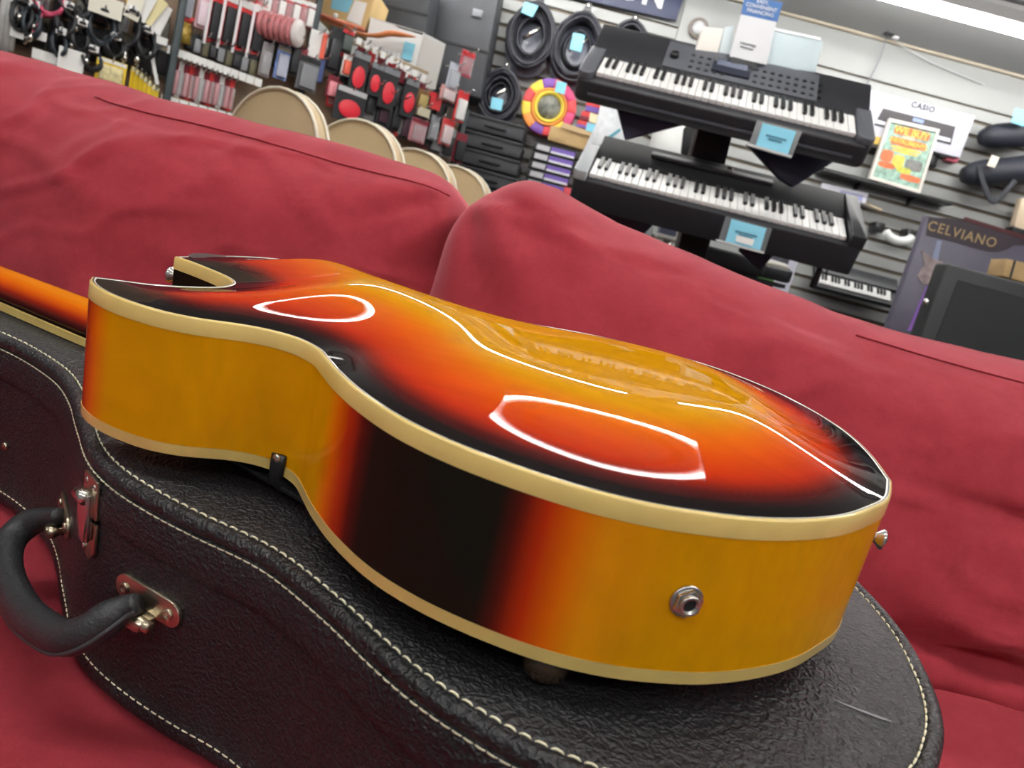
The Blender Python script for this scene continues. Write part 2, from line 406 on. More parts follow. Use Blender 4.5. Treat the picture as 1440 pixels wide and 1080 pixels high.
def arched_plate(name, outline, inset, H, sign, z0, parent, width=.1, dome=.003, boost=0.):
    ring = offset_closed(outline, -inset)
    hstep = .0034
    A = np.array([(p.x, p.y) for p in outline]); lo = A.min(0) - .01; hi = A.max(0) + .01
    nx, ny = int((hi[0] - lo[0]) / hstep) + 1, int((hi[1] - lo[1]) / hstep) + 1
    gx, gy = np.meshgrid(lo[0] + np.arange(nx) * hstep, lo[1] + np.arange(ny) * hstep, indexing='ij')
    P = np.c_[gx.ravel(), gy.ravel()]
    ins = poly_inside(P, ring).reshape(nx, ny)
    phi = np.zeros((nx, ny)); ii, jj = np.meshgrid(np.arange(nx), np.arange(ny), indexing='ij'); om = 1.94
    m = [ins & ((ii + jj) % 2 == k) for k in (0, 1)]
    for it in range(500):
        for k in (0, 1):
            nb = .3 * (np.roll(phi, 1, 0) + np.roll(phi, -1, 0)) + np.roll(phi, 1, 1) + np.roll(phi, -1, 1)   # stiffer along the body: a long flat crown
            r = (nb + hstep * hstep) / 2.6 - phi
            phi[m[k]] += om * r[m[k]]
    t = np.clip(phi / phi.max(), 0, 1)
    d = edge_dist(P, ring).reshape(nx, ny)
    # carved profile: a broad recurve rising to a long, almost flat crown
    y = np.clip(d / width, 0, 1)
    hu = np.clip((-gx - .23) / .13, 0, 1); hu = 1 + boost * hu * hu * (3 - 2 * hu)     # the narrower upper bout rises as high in a shorter run
    z = np.where(ins, H * hu * (.5 - .5 * np.cos(PI * y)) + dome * t, 0)
    for _ in range(45): zz = .5 * z + .125 * (np.roll(z, 1, 0) + np.roll(z, -1, 0) + np.roll(z, 1, 1) + np.roll(z, -1, 1)); z = np.where(ins, zz, 0)
    keep = ins & (d > .0022)
    pts = [V((p.x, p.y)) for p in ring]; zs = [0.] * len(ring); ds = [0.] * len(ring)
    for x, y, zz, dd in zip(gx[keep], gy[keep], z[keep], d[keep]): pts.append(V((x, y))); zs.append(float(zz)); ds.append(float(dd))
    n = len(ring)
    vo, eo, fo, ov, oe, of = geometry.delaunay_2d_cdt(pts, [], [list(range(n))], 1, 1e-7)
    zi = [zs[o[0]] if o else 0. for o in ov]; di = [ds[o[0]] if o else 0. for o in ov]
    mb = MB(); mb.v = [(p.x, p.y, z0 + sign * q) for p, q in zip(vo, zi)]; mb.f = [tuple(f) for f in fo]
    o = O(name, mb, LAC, parent, smooth=True)
    if sum(p.normal.z for p in o.data.polygons) * sign < 0: o.data.flip_normals()
    ramp = [(0, BLK), (.008, BLK), (.018, DRB), (.031, REDB), (.048, (.55, .065, .005)), (.062, ORG), (.084, AMB), (.2, AMB)]
    cols = []
    for p, dd in zip(vo, di):
        # extra dark towards the neck end, like the burst of the instrument
        e = dd - .006 * smoothstep(.30, .50, -p.x)
        cols.append(lerp_ramp(ramp, max(0, e)))
    set_burst(o, cols)
    return o
def strip(outline, rows, name, m, parent, cols=None):
    "closed wall: rows of (offset, z)"
    n = len(outline); mb = MB()
    for off, z in rows:
        ol = offset_closed(outline, off) if off else outline
        mb.v += [(p.x, p.y, z) for p in ol]
    for i in range(len(rows) - 1):
        for k in range(n): mb.f.append((i * n + k, i * n + (k + 1) % n, (i + 1) * n + (k + 1) % n, (i + 1) * n + k))
    me = bpy.data.meshes.new(name); me.from_pydata(mb.v, [], mb.f); me.shade_smooth(); me.set_sharp_from_angle(angle=math.radians(45))
    me.materials.append(m); o = bpy.data.objects.new(name, me); col.objects.link(o); o.parent = parent
    return o
def build_guitar():
    g = thing('archtop_guitar', 'sunburst hollow-body archtop guitar lying face down on the black case', 'guitar', G_M)
    ol = guitar_outline()
    arched_plate('back_plate', ol, .0032, .0150, 1, .0, g, .100, .0032, .50)
    strip(ol, [(-.0032, .0), (-.0024, .0002)], 'white_purfling', mat('purfling_white', (.8, .78, .66), .3, coat=.5), g)
    strip(ol, [(-.0024, .0002), (-.0016, .0003)], 'black_purfling', BLACKP, g)
    strip(ol, [(-.0016, .0003), (-.0006, 0), (0, -.0008), (0.0002, -.0095), (-.0008, -.0097)], 'back_binding', CREAM, g)
    rim = strip(ol, [(-.0006, -.0094)] + [(-.0002, -.0094 - i * (RIM - .0094 - .0072) / 6) for i in range(7)], 'rim', LAC, g)
    stops = [(0, AMB), (.085, AMB), (.115, (.66, .24, .006)), (.128, ORG), (.140, REDB), (.151, DRB), (.160, BLK), (.233, BLK), (.243, DRB), (.255, REDB), (.266, ORG), (.280, AMB), (.425, AMB), (.440, ORG), (.452, REDB), (.464, DRB), (.47, BLK)]
    dk = tuple(x * .62 for x in AMB)
    cols = []; n = len(ol)
    for i, p in enumerate(rim.data.vertices):
        u, v = -p.co.x, p.co.y
        if u > .425 and v > -.14: c = BLK if v < .05 else lerp_ramp([(.0, BLK), (.09, BLK), (.118, DRB)], v)
        else: c = lerp_ramp(stops, u)
        cols.append(tuple(a * b for a, b in zip(c, (1.4, 1.42, 1.0))))
    set_burst(rim, cols)
    strip(ol, [(-.0008, -RIM + .0070), (0.0002, -RIM + .0072), (0, -RIM + .0006), (-.0008, -RIM), (-.004, -RIM)], 'front_binding', CREAM, g)
    arched_plate('top_plate', ol, .0035, .012, -1, -RIM, g)
    # neck with heel, bound fingerboard, headstock
    mb = MB(); rings = []
    for u, hw, dep in [(.505, .027, .024), (.53, .0265, .023), (.60, .0255, .0215), (.70, .024, .0205), (.80, .0225, .0195), (.865, .0215, .0185)]:
        rings.append((u, hw, dep))
    zf = -.0943; K = 13
    for u, hw, dep in rings:
        for k in range(K):
            q = PI * k / (K - 1); mb.v.append((-u, -hw * math.cos(q), zf + dep * math.sin(q) ** .85 + 0.0008))
    for i in range(len(rings) - 1):
        for k in range(K - 1): a = i * K + k; mb.f.append((a, a + 1, a + K + 1, a + K))
        mb.f.append((i * K + K - 1, i * K, (i + 1) * K, (i + 1) * K + K - 1))
    mb.f.append(tuple(range(K))); mb.f.append(tuple(range((len(rings) - 1) * K, len(rings) * K)))
    nk = O('neck', mb, LAC, g, smooth=True)
    cs = []
    for p in nk.data.vertices:
        h = (p.co.z - zf) / .022
        c = lerp_ramp([(0, BLK), (.45, DRB), (.64, REDB), (.84, ORG), (1, (.62, .20, .004))], h); cs.append(c)
    set_burst(nk, cs)
    hp = [(-.03, 0), (.033, 0)]
    heel = MB(); Lh = []
    for zz, l, wd in [(-.002, .014, .019), (-.012, .017, .021), (-.03, .020, .0225), (-.05, .024, .024), (-.068, .036, .025), (-.080, .06, .026)]:
        for k in range(9):
            q = -PI / 2 + PI * k / 8; Lh.append((-.505 - l * math.cos(q), wd * math.sin(q) + .0, zz))
    heel.v = Lh
    for i in range(5):
        for k in range(8): a = i * 9 + k; heel.f.append((a, a + 1, a + 10, a + 9))
    heel.f.append(tuple(range(9))); heel.f.append(tuple(range(45, 54)))
    ho = O('heel', heel, LAC, g, smooth=True); set_burst(ho, [BLK] * len(ho.data.vertices))
    O('heel_cap', MB().prism([(-.505 - .0145 * math.cos(-PI / 2 + PI * k / 8), .0195 * math.sin(-PI / 2 + PI * k / 8)) for k in range(9)], -.002, .0005), BLACKP, g)
    fb = MB().add([(-.45, -.0285, zf), (-.45, .0285, zf), (-.868, .0215, zf), (-.868, -.0215, zf), (-.45, -.0285, zf - .006), (-.45, .0285, zf - .006), (-.868, .0215, zf - .006), (-.868, -.0215, zf - .006)],
                  [(0, 1, 2, 3), (4, 7, 6, 5), (0, 4, 5, 1), (1, 5, 6, 2), (2, 6, 7, 3), (3, 7, 4, 0)])
    O('fingerboard', fb, mat('rosewood', (.03, .012, .008), .5, var=.3, vscale=30), g)
    for s in (-1, 1):
        O('fingerboard_binding', MB().add([(-.45, s * .0285, zf + .0004), (-.868, s * .0215, zf + .0004), (-.868, s * .0215, zf - .0064), (-.45, s * .0285, zf - .0064),
                                          (-.45, s * .0305, zf + .0004), (-.868, s * .0235, zf + .0004), (-.868, s * .0235, zf - .0064), (-.45, s * .0305, zf - .0064)],
                                         [(0, 1, 2, 3), (4, 7, 6, 5), (0, 4, 5, 1), (1, 5, 6, 2), (2, 6, 7, 3), (3, 7, 4, 0)]), CREAM, g)
    hs = O('headstock', MB().prism([(-.862, -.021), (-.90, -.036), (-.98, -.045), (-1.03, -.042), (-1.02, 0), (-1.03, .042), (-.98, .045), (-.90, .036), (-.862, .021)], zf, zf + .015), LAC, g, bevel=.002)
    set_burst(hs, [BLK] * len(hs.data.vertices))
    # strap buttons
    def button(pos, d, nm):
        M = V((0, 0, 1)).rotation_difference(V(d)).to_matrix().to_4x4(); M.translation = V(pos)
        O('strap_button', MB().lathe([(.0045, -.001), (.0045, .002), (.0035, .005), (.0035, .008), (.0065, .011), (.0065, .0125), (.004, .014)], 16, M), NICKEL, g, smooth=True, label=nm)
    button((-.001, .036, -.045), (1, .12, 0), 'nickel strap button on the tail end')
    button((-.528, -.004, -.022), (-1, -.25, .0), 'nickel strap button on the heel')
    # output jack on the near rim
    ju = .0765; best = min(range(n), key=lambda i: (abs(-ol[i].x - ju) + (9 if ol[i].y > 0 else 0)))
    tg = (ol[(best + 1) % n] - ol[best - 1]); nn = V((tg.y, -tg.x, 0)).normalized()
    M = V((0, 0, 1)).rotation_difference(nn).to_matrix().to_4x4(); M.translation = V((ol[best].x, ol[best].y, -.0415)); M = M @ Matrix.Scale(.80, 4)
    O('jack_washer', MB().lathe([(.0098, -.001), (.0098, .0008), (.0090, .0014), (.005, .0014)], 28, M), NICKEL, g, smooth=True)
    hexp = [(.0086 * math.cos(PI / 3 * k), .0086 * math.sin(PI / 3 * k)) for k in range(6)]
    O('jack_nut', MB().prism(hexp, .0012, .0040, M), NICKEL, g, bevel=.0004)
    O('jack_barrel', MB().lathe([(.0062, .003), (.0062, .0058), (.0056, .0062), (.0040, .0062), (.0040, .0028)], 24, M), NICKEL, g, smooth=True)
    O('jack_hole', MB().lathe([(.0040, .0040), (.001, .0041)], 20, M), BLACKM, g)
    # pickguard bracket at the waist, pickguard, knobs, bridge
    O('pickguard', MB().prism([(-.30, -.116), (-.42, -.100), (-.44, -.075), (-.40, -.03), (-.29, -.035), (-.27, -.095)], -RIM - .009, -RIM - .006), BLACKP, g, bevel=.0006)
    bu = .322; bi = min(range(n), key=lambda i: (abs(-ol[i].x - bu) + (9 if ol[i].y > 0 else 0))); q = ol[bi]
    br = O('pickguard_bracket', MB().tube([(q.x, q.y - .0024, -RIM + .014), (q.x, q.y - .0026, -RIM + .008), (q.x, q.y - .0028, -RIM - .002), (q.x + .003, q.y + .001, -RIM - .007), (q.x + .012, q.y + .010, -RIM - .0085)], .0048, 10, flat=.34, up=(.25, -1, 0)), BLACKP, g, smooth=True)
    O('bracket_screw', MB().ellipsoid((q.x, q.y - .0044, -RIM + .012), (.0028, .0013, .0028)), NICKEL, br, smooth=True)
    knob = mat('amber_knob', (.10, .06, .035), .12, trans=.3, coat=.5)
    for u, v in [(.128, -.150), (.175, -.135), (.075, -.085), (.125, -.095)]:
        O('control_knob', MB().lathe([(.0125, -RIM - .0015), (.0128, -RIM - .004), (.0110, -RIM - .013), (.0095, -RIM - .0138), (.001, -RIM - .0138)], 24, Matrix.Translation((-u, v, 0))), knob, g, smooth=True)
    O('bridge', MB().box((-.205, 0, -RIM - .0135), (.012, .13, .004)).box((-.205, -.045, -RIM - .008), (.010, .03, .010)).box((-.205, .045, -RIM - .008), (.010, .03, .010)), BLACKP, g, bevel=.001)
build_guitar()

# ================================================================== CASE (same resting frame as the guitar)
CZ = -.1015                    # lid top
def case_outline():
    s = [(1.06, -.05), (1.0, -.058), (.9, -.058), (.8, -.0585), (.72, -.0585), (.668, -.0585), (.626, -.060), (.583, -.067), (.553, -.076), (.52, -.092), (.49, -.110), (.466, -.124), (.449, -.134), (.427, -.144), (.401, -.151), (.369, -.1545), (.334, -.155),
         (.3, -.1535), (.274, -.156), (.232, -.167), (.193, -.180), (.166, -.187), (.142, -.190), (.115, -.191), (.08, -.186), (.045, -.173), (.012, -.150), (-.018, -.122), (-.037, -.093), (-.046, -.062), (-.0495, -.033),
         (-.047, .0), (-.037, .044), (-.017, .087), (.012, .128), (.045, .158), (.085, .180), (.13, .190), (.18, .186), (.232, .170), (.274, .152), (.32, .142), (.37, .142), (.41, .138), (.449, .124), (.49, .100), (.52, .082), (.553, .068), (.60, .058), (.668, .055), (.8, .055), (1.0, .055), (1.06, .045), (1.075, 0)]
    c = resample(catmull([(-u, v) for u, v in s], True, 8), .004, True)
    pts = [V((p.x, p.y)) for p in c]
    area = sum(a.x * b.y - b.x * a.y for a, b in zip(pts, pts[1:] + pts[:1]))
    return pts if area > 0 else pts[::-1]
def build_case():
    t = thing('guitar_case', 'black leatherette hard-shell guitar case with cream stitching lying on the red sofa', 'guitar case', G_M)
    ol = case_outline(); n = len(ol)
    # lid: flat top, stitched seam, fat rounded bead, stitched side band
    rows = [(-.016, CZ), (-.004, CZ), (-.0015, CZ - .0006), (-.0002, CZ - .0016), (.0006, CZ - .0006)]
    for k in range(9):
        q = PI * .60 - (PI * .60 + PI * .38) * k / 8; rows.append((.0035 + .0052 * math.cos(q), CZ - .0046 + .0052 * math.sin(q)))
    rows += [(.0068, CZ - .0103), (.0074, CZ - .0115), (.0082, CZ - .0135), (.0092, CZ - .020), (.0098, CZ - .030), (.0094, CZ - .0345), (.0080, CZ - .0362), (.006, CZ - .0366)]
    lid = strip(ol, rows, 'lid', LEA, t)
    # fill the lid top
    me = lid.data; bm = bmesh.new(); bm.from_mesh(me); bm.verts.ensure_lookup_table()
    bm.faces.new([bm.verts[i] for i in range(n)]); bmesh.ops.recalc_face_normals(bm, faces=bm.faces); bm.to_mesh(me); bm.free(); me.shade_smooth(); me.set_sharp_from_angle(angle=math.radians(50))
    B0 = -.250
    rows = [(.0060, CZ - .0366), (.0074, CZ - .0372), (.0078, CZ - .041), (.0070, CZ - .07), (.0070, CZ - .11), (.0080, B0 + .016), (.0088, B0 + .0135), (.0100, B0 + .0110), (.0108, B0 + .007), (.0104, B0 + .0035), (.0085, B0 + .001), (.004, B0)]
    body = strip(ol, rows, 'body', LEA, t)
    me = body.data; bm = bmesh.new(); bm.from_mesh(me); bm.verts.ensure_lookup_table()
    k0 = (len(rows) - 1) * n; bm.faces.new([bm.verts[k0 + i] for i in range(n)]); bmesh.ops.recalc_face_normals(bm, faces=bm.faces); bm.to_mesh(me); bm.free(); me.shade_smooth(); me.set_sharp_from_angle(angle=math.radians(50))
    # stitches
    def stitches(name, off, z, step, ln, r, lift):
        path = offset_closed(ol, off); mb = MB(); L = 0; nxt = 0; acc = []
        P3 = resample([V((p.x, p.y, z)) for p in path], step, True)
        m = len(P3)
        for i in range(m):
            if -P3[i].x > .78: continue
            a, b = P3[i], P3[i].lerp(P3[(i + 1) % m], ln)
            tg = (b - a).normalized(); out = V((tg.y, -tg.x, 0)); lf = V((0, 0, 1)) * lift[1] + out * lift[0]
            mb.tube([a - lf * .6, a.lerp(b, .2) + lf * .6, a.lerp(b, .5) + lf, a.lerp(b, .8) + lf * .6, b - lf * .6], [r * .6, r, r, r, r * .6], 6)
        return O(name, mb, THREAD, t, smooth=True, kind='stuff')
    stitches('lid_edge_stitching', -.0008, CZ - .0010, .0072, .78, .00062, (.0, .0006))
    stitches('lid_side_stitching', .0071, CZ - .0108, .0060, .90, .00050, (.0005, .0002))
    stitches('base_stitching', .0090, B0 + .0125, .0062, .86, .00050, (.0005, .0003))
    # side geometry helper
    sideo = offset_closed(ol, .0074)
    def side(u):
        i = min(range(n), key=lambda i: abs(-ol[i].x - u) + (9 if ol[i].y > 0 else 0)); tg = sideo[(i + 2) % n] - sideo[i - 2]
        o = V((tg.y, -tg.x, 0)).normalized(); return V((sideo[i].x, sideo[i].y, 0)), V((tg.x, tg.y, 0)).normalized(), o
    def plate_frame(u, w_, lift=0.):
        p, tg, o = side(u); z = V((0, 0, 1)); M = Matrix(((tg.x, z.x, o.x, p.x + o.x * lift), (tg.y, z.y, o.y, p.y + o.y * lift), (tg.z, z.z, o.z, w_), (0, 0, 0, 1))); return M
    # handle brackets: oval plates with two rivets and a hinge lug
    for u, w_, lb in ((.363, -.1655, None), (.507, -.190, None)):
        M = plate_frame(u, w_)
        ov = [(.0185 * s + .0085 * math.cos(q), .0085 * math.sin(q)) for s, q in [(1, -PI / 2 + PI * k / 8) for k in range(9)] + [(-1, PI / 2 + PI * k / 8) for k in range(9)]]
        b = O('handle_bracket', MB().prism(ov, -.001, .0022, M), BRASSY, t, bevel=.0008)
        for s in (-1, 1):
            O('rivet', MB().ellipsoid((0, 0, 0), (.0036, .0036, .0016), 14, 6, M @ Matrix.Translation((s * .0185, 0, .0022)).to_3x3().to_4x4()).v and MB().lathe([(.0038, .002), (.0034, .0034), (.0022, .0040), (.0020, .0034), (.001, .0033)], 16, M @ Matrix.Translation((s * .0185, 0, 0))), BRASSY, b, smooth=True)
        O('hinge_lug', MB().prism([(-.010, -.006), (.010, -.006), (.008, -.014), (-.008, -.014)], .0, .014, M @ Matrix.Rotation(.0, 4, 'X')), BRASSY, b, bevel=.003)
        O('hinge_pin', MB().cyl(M @ V((-.0125, -.009, .009)), M @ V((.0125, -.009, .009)), .0036, n=12), BRASSY, b, smooth=True)
    # moulded handle
    hp = HANDLE
    pts = catmull(hp, False, 6)
    rr = [.0062 + .0042 * smoothstep(0, .18, i / (len(pts) - 1)) * smoothstep(0, .18, 1 - i / (len(pts) - 1)) for i in range(len(pts))]
    h = O('handle', MB().tube(pts, rr, 16, flat=1.0), mat('handle_plastic', (.030, .031, .034), .38, bump=.35, bscale=420), t, smooth=True)
    cen = sum((V(p) for p in hp), V()) / len(hp); nrm = (V(hp[0]) - V(hp[-1])).cross(V(hp[4]) - V(hp[0])).normalized()
    rim_pts = []
    for i, p in enumerate(pts):
        tgt = (pts[min(i + 1, len(pts) - 1)] - pts[max(i - 1, 0)]).normalized(); o_ = tgt.cross(nrm)
        if o_.dot(p - cen) < 0: o_ = -o_
        rim_pts.append(p + o_ * rr[i] * .97)
    O('moulding_seam', MB().tube(rim_pts, .0016, 6), mat('seam_plastic', (.05, .05, .055), .45), h, smooth=True)
    # latch
    M = plate_frame(.4215, CZ)
    lt = O('latch', MB().prism([(-.0105, -.0105), (.0095, -.0105), (.0105, -.036), (-.0105, -.036)], .0015, .0038, M), BRASSY, t, bevel=.0008)
    O('latch_lever', MB().prism([(-.0065, -.020), (.0065, -.020), (.0065, -.052), (-.0065, -.052)], .003, .0085, M), NICKEL, lt, bevel=.0015)
    O('latch_catch', MB().cyl(M @ V((-.0055, -.022, .008)), M @ V((.0055, -.022, .008)), .0042, n=12), NICKEL, lt, smooth=True)
    O('latch_keeper', MB().prism([(-.0095, -.039), (.0095, -.039), (.0085, -.060), (.002, -.067), (-.006, -.064), (-.0095, -.054)], .0005, .0030, M), BRASSY, lt, bevel=.0008)
    for x, y in ((-.006, -.015), (.006, -.015), (-.004, -.0595)):
        O('rivet', MB().lathe([(.0022, .0025), (.0020, .0042), (.001, .0046)], 12, M @ Matrix.Translation((x, y, 0))), NICKEL, lt, smooth=True)
    M = plate_frame(.640, -.195)
    O('stud', MB().lathe([(.0035, -.001), (.0032, .0012), (.0015, .002)], 14, M), BRASSY, t, smooth=True)
    # scuff on the lid
    O('scuff', MB().tube([(.002, -.0640, CZ + .0001), (.014, -.0635, CZ + .0002), (.023, -.0625, CZ + .0002), (.030, -.061, CZ + .0001)], [.0004, .0007, .0009, .0006], 5), mat('scuff_grey', (.30, .30, .32), .8), t)
HANDLE = [(-.507, -.1135, -.1885), (-.5221, -.1145, -.196), (-.5338, -.119, -.2047), (-.5339, -.1295, -.2118), (-.5178, -.1441, -.2148), (-.486, -.1617, -.2131), (-.4493, -.1767, -.2076), (-.4198, -.1853, -.2008), (-.3941, -.1899, -.1929), (-.3815, -.1866, -.1846), (-.3749, -.1793, -.1762), (-.3689, -.1731, -.1695), (-.3626, -.1700, -.1645)]
build_case()

# ================================================================== SOFA
def cushion(name, label, centre, half, r, n, shape, parent):
    hx, hy, hz = half; vs = {}; faces = []; mb = MB()
    def vid(a, b, c):
        k = (a, b, c)
        if k not in vs:
            p = V((hx * (2 * a / n[0] - 1), hy * (2 * b / n[1] - 1), hz * (2 * c / n[2] - 1)))
            q = V((max(-hx + r, min(hx - r, p.x)), max(-hy + r, min(hy - r, p.y)), max(-hz + r, min(hz - r, p.z))))
            d = p - q
            if d.length > 1e-9: p = q + d.normalized() * r
            vs[k] = len(mb.v); mb.v.append(tuple(shape(p)))
        return vs[k]
    for a in range(n[0]):
        for c in range(n[2]):
            for b in (0, n[1]): mb.f.append((vid(a, b, c), vid(a + 1, b, c), vid(a + 1, b, c + 1), vid(a, b, c + 1)))
    for a in range(n[0]):
        for b in range(n[1]):
            for c in (0, n[2]): mb.f.append((vid(a, b, c), vid(a + 1, b, c), vid(a + 1, b + 1, c), vid(a, b + 1, c)))
    for b in range(n[1]):
        for c in range(n[2]):
            for a in (0, n[0]): mb.f.append((vid(a, b, c), vid(a, b + 1, c), vid(a, b + 1, c + 1), vid(a, b, c + 1)))
    return O(name, mb, FAB, parent, smooth=True, M=parent.matrix_basis.inverted() @ Matrix.Translation(centre), label=label)
def build_sofa():
    # frame
    s = thing('sofa', 'red microfibre sofa with two fat back cushions carrying the guitar case', 'sofa', Matrix.Translation((.1, .55, 0)))
    O('base', MB().box((0, .02, .18), (2.2, .86, .22)), FAB, s, bevel=.03, seg=3)
    O('backrest', MB().box((0, .74, .40), (2.2, .14, .70)), FAB, s, bevel=.04, seg=3)
    for sx in (-1, 1):
        O('armrest', MB().box((sx * 1.19, .08, .32), (.2, 1.0, .56)), FAB, s, bevel=.05, seg=4)
        for sy in (-.32, .55): O('foot', MB().cyl((sx * 1.0, sy, 0), (sx * 1.0, sy, .075), .022, .03), mat('dark_wood', (.05, .025, .015), .4), s)
    # seat: its top follows the sag the case lies in
    org = V((.1, .45, 0)); zt = lambda x, y: G_M.translation.z - .2515 / .9947 - (-.03105 * (x - G_M.translation.x) - .09841 * (y - G_M.translation.y)) / .9947
    Z0 = .285
    def seat(p):
        x, y = org.x + p.x, org.y + p.y
        k = (p.z + .1) / .2
        zz = zt(x, y)
        hump = .0
        if y < .16: hump -= .5 * (.16 - y) ** 2
        top = zz + hump + .004 * noise.noise(V((x * 5, y * 5, 3))) * smoothstep(.0, .3, abs(x + .05) + abs(y - .45)) - .004
        return V((p.x, p.y, Z0 + (top - Z0) * k))
    cushion('seat_cushion', 'red sofa seat cushion under the guitar case', org, (1.08, .40, .1), .03, (54, 22, 8), seat, s)
    # back cushions: top profiles in world x -> z
    LT = [(-1.0, .870), (-.764, .877), (-.57, .866), (-.377, .864), (-.28, .864), (-.183, .864), (-.15, .863), (-.125, .859)]
    RT = [(-.08, .872), (-.05, .879), (-.008, .878), (.075, .856), (.164, .845), (.264, .833), (.364, .822), (.463, .820), (.56, .819), (.644, .824), (.9, .83), (1.2, .83)]
    def ip(T, x):
        if x <= T[0][0]: return T[0][1]
        for (a, b), (c, d) in zip(T, T[1:]):
            if x <= c: return b + (d - b) * (x - a) / (c - a)
        return T[-1][1]
    def mk(label, x0, x1, T, seed, lean, yoff, cy, folds, bulge, seam):
        cx, hx = (x0 + x1) / 2, (x1 - x0) / 2; zb = .43
        hz = .215; hy = .115
        def sh(p):
            X = cx + p.x; tz = (p.z + hz) / (2 * hz)
            top = ip(T, X) + .007; z = zb + (top - zb) * tz
            ex = p.x / hx
            # front/back bulge
            bul = bulge * (1 - abs(ex) ** 4) * (1 - abs(2 * tz - 1) ** 3) * (p.y / hy)
            wr = 0
            q = V((X * 3.2, z * 5.0, seed))
            if p.y < 0:
                wr = .010 * noise.noise(q) + .0075 * noise.noise(V((X * 5 + z * 9, z * 11 - X * 4, seed + 4)))
                wr -= .006 * max(0, 1 - abs(noise.noise(V((X * 2.4 + z * 5, z * 6 - X * 3, seed + 9)))) * 7) 
                for k_ in range(2):
                    rdg = noise.noise(V((X * (4 + 3 * k_) + z * 3, z * (9 + 5 * k_) - X * 2.2, seed + 20 + k_ * 7)))
                    wr -= (.0065 - .002 * k_) * max(0, 1 - abs(rdg) * 9) ** 1.5
                for (tf, dp, sl, xa) in folds:
                    wr += dp * math.exp(-((tz - tf - sl * (X - .6)) / .035) ** 2) * smoothstep(xa, xa + .25, X)
                # puckers fanning out from the upper corners
                for sx in (-1, 1):
                    dx, dz = (p.x - sx * hx) , (z - top)
                    rr = math.hypot(dx, dz); a = math.atan2(dz, dx * -sx)
                    wr += .007 * math.sin(a * 11 + seed) * smoothstep(.03, .08, rr) * (1 - smoothstep(.10, .26, rr))
            y = p.y + bul + wr + (tz - .5) * lean + yoff * smoothstep(-.42, -.75, -abs(X) if X < 0 else 0)
            # the top thins towards the back
            lift = 0
            if tz > .9: lift = .004 * noise.noise(V((X * 9, p.y * 20, seed + 2)))
            # the lower front tucks in towards the seat
            return V((p.x, y, z + lift - .65))
        o = cushion('back_cushion', label, (cx, cy, .65), (hx, hy, hz), .095, (120, 14, 60), sh, s)
        # welt along the top seam
        pts = []
        for i in range(61):
            X = seam[0] - cx + (seam[1] - seam[0]) * i / 60
            p = sh(V((X, -hy + .03, hz - .026))); pts.append(p + V((0, -.001, .001)))
        O('seam', MB().tube(pts, .0011, 6), FAB, o, smooth=True)
        return o
    mk('red back cushion on the left, with a rounded right corner beside the cushion gap', -1.05, -.088, LT, 2.3, .11, .09, .955, [], .07, (-.60, -.13))
    mk('red back cushion on the right, sloping down behind the guitar body', -.122, 1.12, RT, 7.7, .15, 0, .89, [(.60, .018, -.06, .30), (.27, .024, -.05, .28)], .088, (.36, 1.05))
build_sofa()
# ====== BG

# ================================================================== SHOP BACKGROUND, RIGHT AND CENTRE
UP = V((0, 0, 1))
def pslab(name, px, Y, thick, m, parent=None, bevel=0., M0=None, **k):
    "a real board: corners read at depth Y, thickness going back; made in the parent's frame"
    pts = [at(x, y, Y) for x, y in px]
    if parent is not None: inv = parent.matrix_basis.inverted(); pts = [inv @ p for p in pts]; d = inv.to_3x3() @ V((0, thick, 0))
    else: d = V((0, thick, 0))
    return O(name, MB().slab(pts, d), m, parent, bevel=bevel, **k)
def T_at(px, py, Y, yaw=0.): return Matrix.Translation(at(px, py, Y)) @ Matrix.Rotation(yaw, 4, 'Z')
def scale_at(Y): return Y / FPX / math.cos(PITCH)      # metres per pixel, roughly

def rounded_rect(x0, x1, y0, y1, rs, k=5):
    "rs = radii at (x0,y0),(x1,y0),(x1,y1),(x0,y1)"
    out = []
    for (cx, cy, sx, sy, a), r in zip([(x0, y0, 1, 1, PI), (x1, y0, -1, 1, -PI / 2), (x1, y1, -1, -1, 0), (x0, y1, 1, -1, PI / 2)], rs):
        for j in range(k + 1):
            q = a + PI / 2 * j / k; out.append((cx + sx * r + r * math.cos(q), cy + sy * r + r * math.sin(q)))
    return out
def keys(parent, L, n_white, depth=.135, z=0., first_black=True):
    w = L / n_white
    me_w = None
    for i in range(n_white):
        M = Matrix.Translation(((i + .5) * w, depth / 2, z))
        if me_w is None:
            o = O('white_key', MB().box((0, 0, 0), (w * .93, depth, .014)), WKEY, parent, bevel=.0012, seg=1, M=M); me_w = o
        else: c = me_w.copy(); col.objects.link(c); c.parent = parent; c.matrix_basis = M
    me_b = None
    for i in range(n_white - 1):
        if i % 7 in (2, 6): continue
        M = Matrix.Translation(((i + 1) * w, depth * .68, z + .011))
        if me_b is None: o = O('black_key', MB().prism([(-w * .28, -depth * .30), (w * .28, -depth * .30), (w * .28, depth * .32), (-w * .28, depth * .32)], -.008, .006), BKEY, parent, bevel=.0012, seg=1, M=M); me_b = o
        else: c = me_b.copy(); col.objects.link(c); c.parent = parent; c.matrix_basis = M
def kb_matrix(pl, pr, tilt):
    x = (pr - pl).normalized(); y0 = UP.cross(x).normalized(); M = Matrix.Rotation(tilt, 3, x); y = M @ y0; z = x.cross(y)
    return Matrix(((x.x, y.x, z.x, pl.x), (x.y, y.y, z.y, pl.y), (x.z, y.z, z.z, pl.z), (0, 0, 0, 1))), (pr - pl).length
